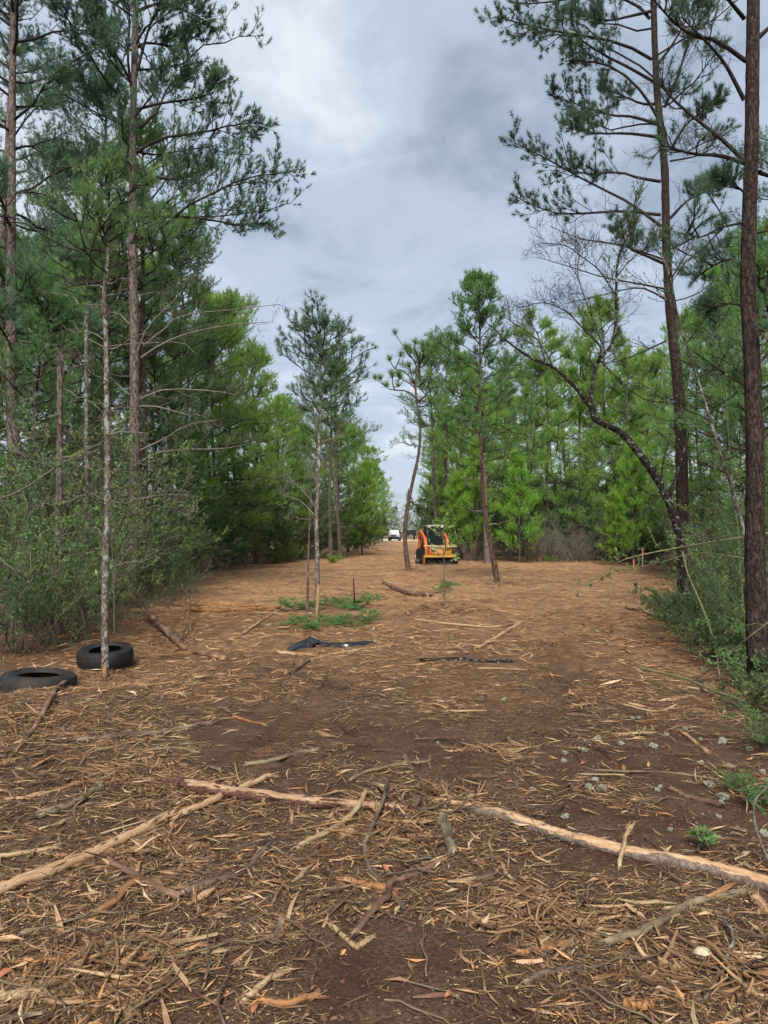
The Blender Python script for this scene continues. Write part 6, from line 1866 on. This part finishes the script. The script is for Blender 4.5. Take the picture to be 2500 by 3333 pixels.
# compact track loader with mulching head ----------------------------
def loader():
    base = Gp(1432, 1838)
    D = base[1]
    r = empty('track_loader', (base[0] - 0.20, D + 1.75, g1(base[0], D + 1.75)), 'orange tracked loader with yellow mulching head parked facing us in the clearing', 'loader', rz=R(7))
    r.scale = (0.92, 0.93, 0.98)
    # tracks
    for sx in (-1, 1):
        x0, x1 = sx * 0.52, sx * 0.92
        ol = [(-0.82, 0.20), (-0.70, 0.02), (0.78, 0.02), (0.98, 0.16), (0.94, 0.34), (0.42, 0.70), (0.10, 0.78), (-0.10, 0.74), (-0.78, 0.38)]
        t = prism('track', ol, min(x0, x1), max(x0, x1), RUBD, r, 0.05)
        # lugs round the belt
        P = np.array(ol + ol[:1]); seg = np.linalg.norm(np.diff(P, axis=0), axis=1); cum = np.concatenate([[0], np.cumsum(seg)])
        L = cum[-1]
        bm = bmesh.new()
        for k in range(44):
            s = L * k / 44
            i = np.searchsorted(cum, s, 'right') - 1
            i = min(i, len(seg) - 1)
            f = (s - cum[i]) / seg[i]
            c = P[i] * (1 - f) + P[i + 1] * f
            dv = (P[i + 1] - P[i]) / seg[i]
            ang = math.atan2(dv[1], dv[0])
            nrmv = np.array([dv[1], -dv[0]])
            c = c + nrmv * 0.012
            mtx = Matrix.Translation((sx * 0.72, c[0], c[1])) @ Matrix.Rotation(ang, 4, 'X') @ Matrix.Diagonal((0.38, 0.045, 0.05, 1))
            bmesh.ops.create_cube(bm, size=1.0, matrix=mtx)
        lug = bm_obj('tread_lugs', bm, RUB, t); lug['kind'] = 'stuff'
        prism('side_plate', [(-0.62, 0.16), (0.72, 0.14), (0.34, 0.56), (0.0, 0.60), (-0.55, 0.30)], sx * 0.915, sx * 0.945, BLACK, t, 0.005)
        for yy in (-0.45, -0.1, 0.25, 0.6):
            disc('roller', (sx * 0.945, yy, 0.16), 0.09, 0.04, GREY, t, 'x', 18)
        disc('sprocket', (sx * 0.945, 0.72, 0.30), 0.14, 0.05, LAMP, t, 'x', 20)
    box('chassis', (0, 0.15, 0.50), (1.02, 1.75, 0.50), DARK, r, 0.04)
    box('engine_hood', (0, 0.95, 1.10), (0.98, 0.72, 0.78), ORANGE, r, 0.08)
    # cab
    cab = box('cab', (0, 0.60, 1.30), (0.92, 0.06, 1.10), CABGREY, r, 0.02)
    for sx in (-1, 1):
        rod('pillar', [(sx * 0.44, -0.50, 0.78), (sx * 0.44, -0.44, 1.95)], 0.055, CABGREY, r, 8)
        rod('pillar', [(sx * 0.44, 0.55, 0.78), (sx * 0.44, 0.50, 1.95)], 0.05, CABGREY, r, 8)
        sc = box('side_screen', (sx * 0.455, 0.03, 1.38), (0.02, 0.92, 1.05), GLASS, r, 0)
        for k in range(10):
            box('screen_bar', (sx * 0.475, 0.03, 0.90 + 0.105 * k), (0.012, 0.92, 0.022), CABGREY, r, 0)
    box('roof', (0, 0.03, 2.02), (0.98, 1.20, 0.06), PALE, r, 0.025)
    box('roof_visor', (0, -0.50, 1.945), (0.86, 0.08, 0.085), BLACK, r, 0.02)
    for sx in (-1, 1):
        w = box('work_light', (sx * 0.36, -0.555, 1.95), (0.17, 0.05, 0.075), LAMP, r, 0.015)
    box('windscreen', (0, -0.47, 1.36), (0.78, 0.02, 1.06), GLASS, r, 0, (R(-3), 0, 0))
    box('seat', (0, 0.22, 1.12), (0.46, 0.14, 0.62), SEAT, r, 0.05)
    box('seat', (0, 0.0, 0.86), (0.46, 0.42, 0.14), SEAT, r, 0.05)
    for sx in (-1, 1):
        box('control_stick', (sx * 0.30, -0.25, 1.0), (0.05, 0.05, 0.26), BLACK, r, 0.015, (R(15), 0, 0))
        box('armrest', (sx * 0.30, -0.1, 1.50), (0.14, 0.06, 0.05), ORANGE, r, 0.015)
    # front panel below the window
    pl = box('front_panel', (0, -0.62, 0.78), (0.74, 0.06, 0.24), GREY, r, 0.02)
    box('plate', (0.02, -0.655, 0.78), (0.46, 0.012, 0.13), PALE, r, 0.004)
    box('cross_member', (0, -0.85, 0.55), (0.98, 0.16, 0.22), ORANGE, r, 0.03)
    # lift arms
    for sx in (-1, 1):
        x = sx * 0.62
        arm = prism('lift_arm', [(1.18, 1.66), (1.22, 1.50), (0.2, 1.38), (-0.62, 1.16), (-0.98, 0.70), (-1.02, 0.26), (-1.22, 0.26), (-1.20, 0.82), (-0.78, 1.36), (0.05, 1.62), (0.9, 1.78)], x - 0.075, x + 0.075, ORANGE, r, 0.015)
        rod('lift_cylinder', [(x, 0.75, 0.70), (x, 0.1, 1.32)], 0.05, GREY, r, 10)
        box('arm_tower', (sx * 0.62, 1.08, 1.25), (0.15, 0.30, 0.90), ORANGE, r, 0.03)
        rod('tilt_cylinder', [(sx * 0.40, -1.02, 0.95), (sx * 0.40, -1.30, 0.40)], 0.045, ORANGE, r, 10)
        box('coupler', (sx * 0.40, -1.28, 0.42), (0.16, 0.16, 0.34), ORANGE, r, 0.02)
    # mulching head
    hd = prism('mulcher_head', [(-1.30, 0.16), (-1.30, 0.46), (-1.52, 0.52), (-1.95, 0.47), (-2.02, 0.40), (-1.96, 0.38), (-1.50, 0.42), (-1.40, 0.34), (-1.38, 0.16)], -0.84, 0.84, YELLOW, r, 0.008)
    for sx in (-1, 1):
        prism('end_plate', [(-1.30, 0.05), (-1.30, 0.47), (-1.95, 0.47), (-2.02, 0.38), (-1.88, 0.04)], sx * 0.842, sx * 0.875, YELLOW if sx < 0 else DARK, r, 0.004)
    rotor = disc('rotor', (0, -1.66, 0.21), 0.115, 1.64, BLACK, r, 'x', 24)
    bm = bmesh.new()
    for k in range(36):
        a = k * 2.4
        mtx = Matrix.Translation((-0.78 + 1.56 * k / 35, -1.66 + 0.13 * math.cos(a), 0.21 + 0.13 * math.sin(a))) @ Matrix.Rotation(a, 4, 'X') @ Matrix.Diagonal((0.045, 0.06, 0.05, 1))
        bmesh.ops.create_cube(bm, size=1.0, matrix=mtx)
    tt = bm_obj('rotor_teeth', bm, GREY, rotor); tt.location = (0, 1.66, -0.21); tt['kind'] = 'stuff'
    rod('skid_bar', [(-0.84, -1.86, 0.07), (0.84, -1.86, 0.07)], 0.03, DARK, r, 8)
    box('motor_guard', (-0.06, -1.62, 0.66), (0.46, 0.30, 0.34), YELLOW, r, 0.02, (R(-12), 0, 0))
    box('motor_guard', (0.52, -1.55, 0.70), (0.36, 0.24, 0.42), YELLOW, r, 0.02, (R(8), 0, R(-8)))
    box('belt_cover', (0.68, -1.66, 0.50), (0.40, 0.46, 0.10), YELLOW, r, 0.02)
    prism('side_wing', [(-1.25, 0.04), (-1.25, 0.36), (-1.95, 0.30), (-1.80, 0.04)], 0.88, 1.0, BLACK, r, 0.01)
    # push bar
    for sx in (-1, 1):
        rod('push_bar_post', [(sx * 0.62, -1.50, 0.46), (sx * 0.66, -1.80, 0.94)], 0.035, YELLOW, r, 8)
    rod('push_bar', [(-0.90, -1.84, 0.97), (0.92, -1.84, 0.94)], 0.045, TANBAR, r, 12)
    # hoses
    rod('hydraulic_hose', [(0.60, -0.9, 1.12), (0.85, -1.2, 0.98), (1.05, -1.45, 0.72), (1.08, -1.55, 0.42), (0.90, -1.6, 0.42)], 0.028, BLACK, r, 8)
    rod('hydraulic_hose', [(0.58, -0.9, 1.06), (0.80, -1.2, 0.90), (0.98, -1.42, 0.66), (1.0, -1.52, 0.44), (0.80, -1.55, 0.44)], 0.026, BLACK, r, 8)
    box('hose_clamp', (0.66, -0.90, 1.10), (0.08, 0.10, 0.10), LAMP, r, 0.01)
    rod('exhaust', [(0.30, 1.05, 1.45), (0.30, 1.05, 1.75)], 0.04, BLACK, r, 10)
loader()

# white flatbed pickup -----------------------------------------------
def wheel(r, x, y, rad_, w, cap=GREY):
    t = disc('wheel', (x, y, rad_), rad_, w, RUB, r, 'x', 28, 0.03)
    disc('rim', (math.copysign(w / 2 + 0.005, x), 0, 0), rad_ * 0.55, 0.03, cap, t, 'x', 20)
    return t
def pickup():
    D = 136.0
    x = (1281 - CX) / FPX * D
    r = empty('pickup_truck', (x, D, g1(x, D)), 'white pickup truck with dark flatbed parked facing us far down the track', 'truck', rz=R(-5))
    prism('body', [(0.10, 0.50), (0.0, 0.62), (0.0, 1.08), (0.12, 1.18), (1.45, 1.26), (3.4, 1.26), (3.4, 0.45), (0.5, 0.45)], -0.98, 0.98, WHITE, r, 0.06)
    prism('hood', [(0.08, 1.15), (0.25, 1.24), (1.50, 1.32), (1.50, 1.2)], -0.80, 0.80, WHITE, r, 0.02)
    bm = bmesh.new()
    bot = [(-0.93, 1.35), (0.93, 1.35), (0.93, 3.35), (-0.93, 3.35)]; top = [(-0.72, 2.05), (0.72, 2.05), (0.74, 3.25), (-0.74, 3.25)]
    vb = [bm.verts.new((a, b, 1.24)) for a, b in bot]; vt = [bm.verts.new((a, b, 1.92)) for a, b in top]
    bm.faces.new(vb[::-1]); bm.faces.new(vt)
    for i in range(4): bm.faces.new((vb[i], vb[(i + 1) % 4], vt[(i + 1) % 4], vt[i]))
    bmesh.ops.bevel(bm, geom=list(bm.edges), offset=0.05, segments=2, affect='EDGES')
    cabin = bm_obj('cabin', bm, WHITE, r)
    def quad(name, pts, mat, parent):
        mb = MB(); P = np.array(pts, float); nn = nrm(np.cross(P[1] - P[0], P[2] - P[0])) * 0.015
        V = np.concatenate([P + nn, P - nn])
        mb.add(V, [[0, 1, 2, 3], [7, 6, 5, 4], [0, 4, 5, 1], [1, 5, 6, 2], [2, 6, 7, 3], [3, 7, 4, 0]])
        me = mesh_from(mb, name, smooth=False); me.materials.append(mat); return link(name, me, parent)
    quad('windscreen', [(-0.80, 1.45, 1.30), (0.80, 1.45, 1.30), (0.66, 1.99, 1.84), (-0.66, 1.99, 1.84)], WGLASS, r)
    for sx in (-1, 1):
        quad('side_window', [(sx * 0.93, 1.75, 1.30), (sx * 0.93, 3.1, 1.30), (sx * 0.78, 3.1, 1.82), (sx * 0.78, 2.2, 1.82)], GLASS, r)
        m_ = box('mirror', (sx * 1.17, 1.55, 1.40), (0.20, 0.12, 0.28), BLACK, r, 0.03)
        box('headlight', (sx * 0.78, -0.01, 0.98), (0.32, 0.06, 0.22), LAMP, r, 0.02)
        wheel(r, sx * 0.88, 0.95, 0.42, 0.28)
        wheel(r, sx * 0.88, 4.6, 0.42, 0.28)
    g = box('grille', (0, -0.03, 0.98), (1.15, 0.06, 0.34), BLACK, r, 0.03)
    for zz in (-0.08, 0.08): box('grille_bar', (0, -0.04, zz), (1.0, 0.03, 0.07), CHROME, g, 0.01)
    box('bumper', (0, -0.16, 0.62), (2.0, 0.26, 0.30), BLACK, r, 0.04)
    box('valance', (0, 0.2, 0.40), (1.5, 0.2, 0.16), BLACK, r, 0.03)
    box('flatbed', (0, 4.5, 0.98), (2.30, 2.6, 0.10), DARK, r, 0.02)
    box('headboard', (0, 3.5, 1.35), (1.7, 0.06, 0.7), DARK, r, 0.01)
    for sx in (-1, 1): box('bed_skirt', (sx * 1.10, 4.5, 0.80), (0.05, 2.4, 0.26), BLACK, r, 0.01)
    box('frame', (0, 3.2, 0.55), (0.9, 4.6, 0.16), BLACK, r, 0.02)
    for sx in (-1, 1): box('roof_light', (sx * 0.2, 2.12, 1.95), (0.10, 0.06, 0.03), YELLOW, r, 0.008)
pickup()

def trailer():
    D = 150.0
    x = (1336 - CX) / FPX * D
    r = empty('dump_trailer', (x, D, g1(x, D)), 'black high-sided dump trailer parked behind the curved pine far down the track', 'trailer', rz=R(3))
    box('front_board', (0, 0.0, 1.35), (2.15, 0.06, 1.15), BLACK, r, 0.02)
    for sx in (-1, 1):
        box('side_board', (sx * 1.08, 2.2, 1.35), (0.06, 4.4, 1.15), BLACK, r, 0.02)
        for k in range(5): box('side_rib', (sx * 1.13, 0.2 + k, 1.35), (0.06, 0.08, 1.1), BLACK, r, 0.01)
        for yy in (2.2, 3.1): wheel(r, sx * 0.95, yy, 0.36, 0.24)
        box('fender', (sx * 1.02, 2.65, 0.78), (0.28, 1.9, 0.05), BLACK, r, 0.015)
        rod('drawbar', [(sx * 0.45, 0.2, 0.62), (0, -1.5, 0.55)], 0.05, BLACK, r, 8)
    box('tailboard', (0, 4.4, 1.35), (2.15, 0.06, 1.15), BLACK, r, 0.02)
    box('bed', (0, 2.2, 0.78), (2.1, 4.4, 0.08), DARK, r, 0.02)
    box('top_rail', (0, -0.03, 1.92), (2.25, 0.10, 0.08), BLACK, r, 0.015)
    for k in (-0.6, 0, 0.6): box('front_rib', (k, -0.05, 1.35), (0.07, 0.05, 1.08), BLACK, r, 0.01)
    rod('jack', [(0.12, -0.9, 0.02), (0.12, -0.9, 0.85)], 0.04, GREY, r, 8)
    box('toolbox', (0, -0.35, 0.85), (0.7, 0.4, 0.35), GREY, r, 0.02)
trailer()

# a patch of pale bare sand where the truck stands
def sand():
    mb = MB()
    n = 40
    a = np.arange(n) * 2 * PI / n
    rr = 1 + 0.25 * np.sin(3 * a + 1) + 0.12 * np.sin(7 * a)
    V = np.stack([3.2 + 6.5 * rr * np.cos(a), 150 + 16 * rr * np.sin(a), np.zeros(n)], -1)
    V[:, 2] = gz(V[:, 0], V[:, 1])
    c = np.array([[3.2, 150, g1(3.2, 150)]])
    K = 7
    rings = [c[0] + (V - c[0]) * k / K for k in range(1, K + 1)]
    P = np.concatenate([c] + rings)
    P[:, 2] = gz(P[:, 0], P[:, 1]) + 0.02
    F3 = np.array([[0, 1 + i, 1 + (i + 1) % n] for i in range(n)])
    mb.add(P, F3)
    for k in range(K - 1):
        o_ = 1 + k * n
        mb.f.append(np.array([[o_ + i, o_ + n + i, o_ + n + (i + 1) % n, o_ + (i + 1) % n] for i in range(n)]))
    o = mb.build('sand_road', plain('sand', (0.58, 0.50, 0.38), 0.95, var=0.2, scale=0.8))
    tag(o, 'pale sandy road crossing the far end of the track', None, kind='structure')
sand()
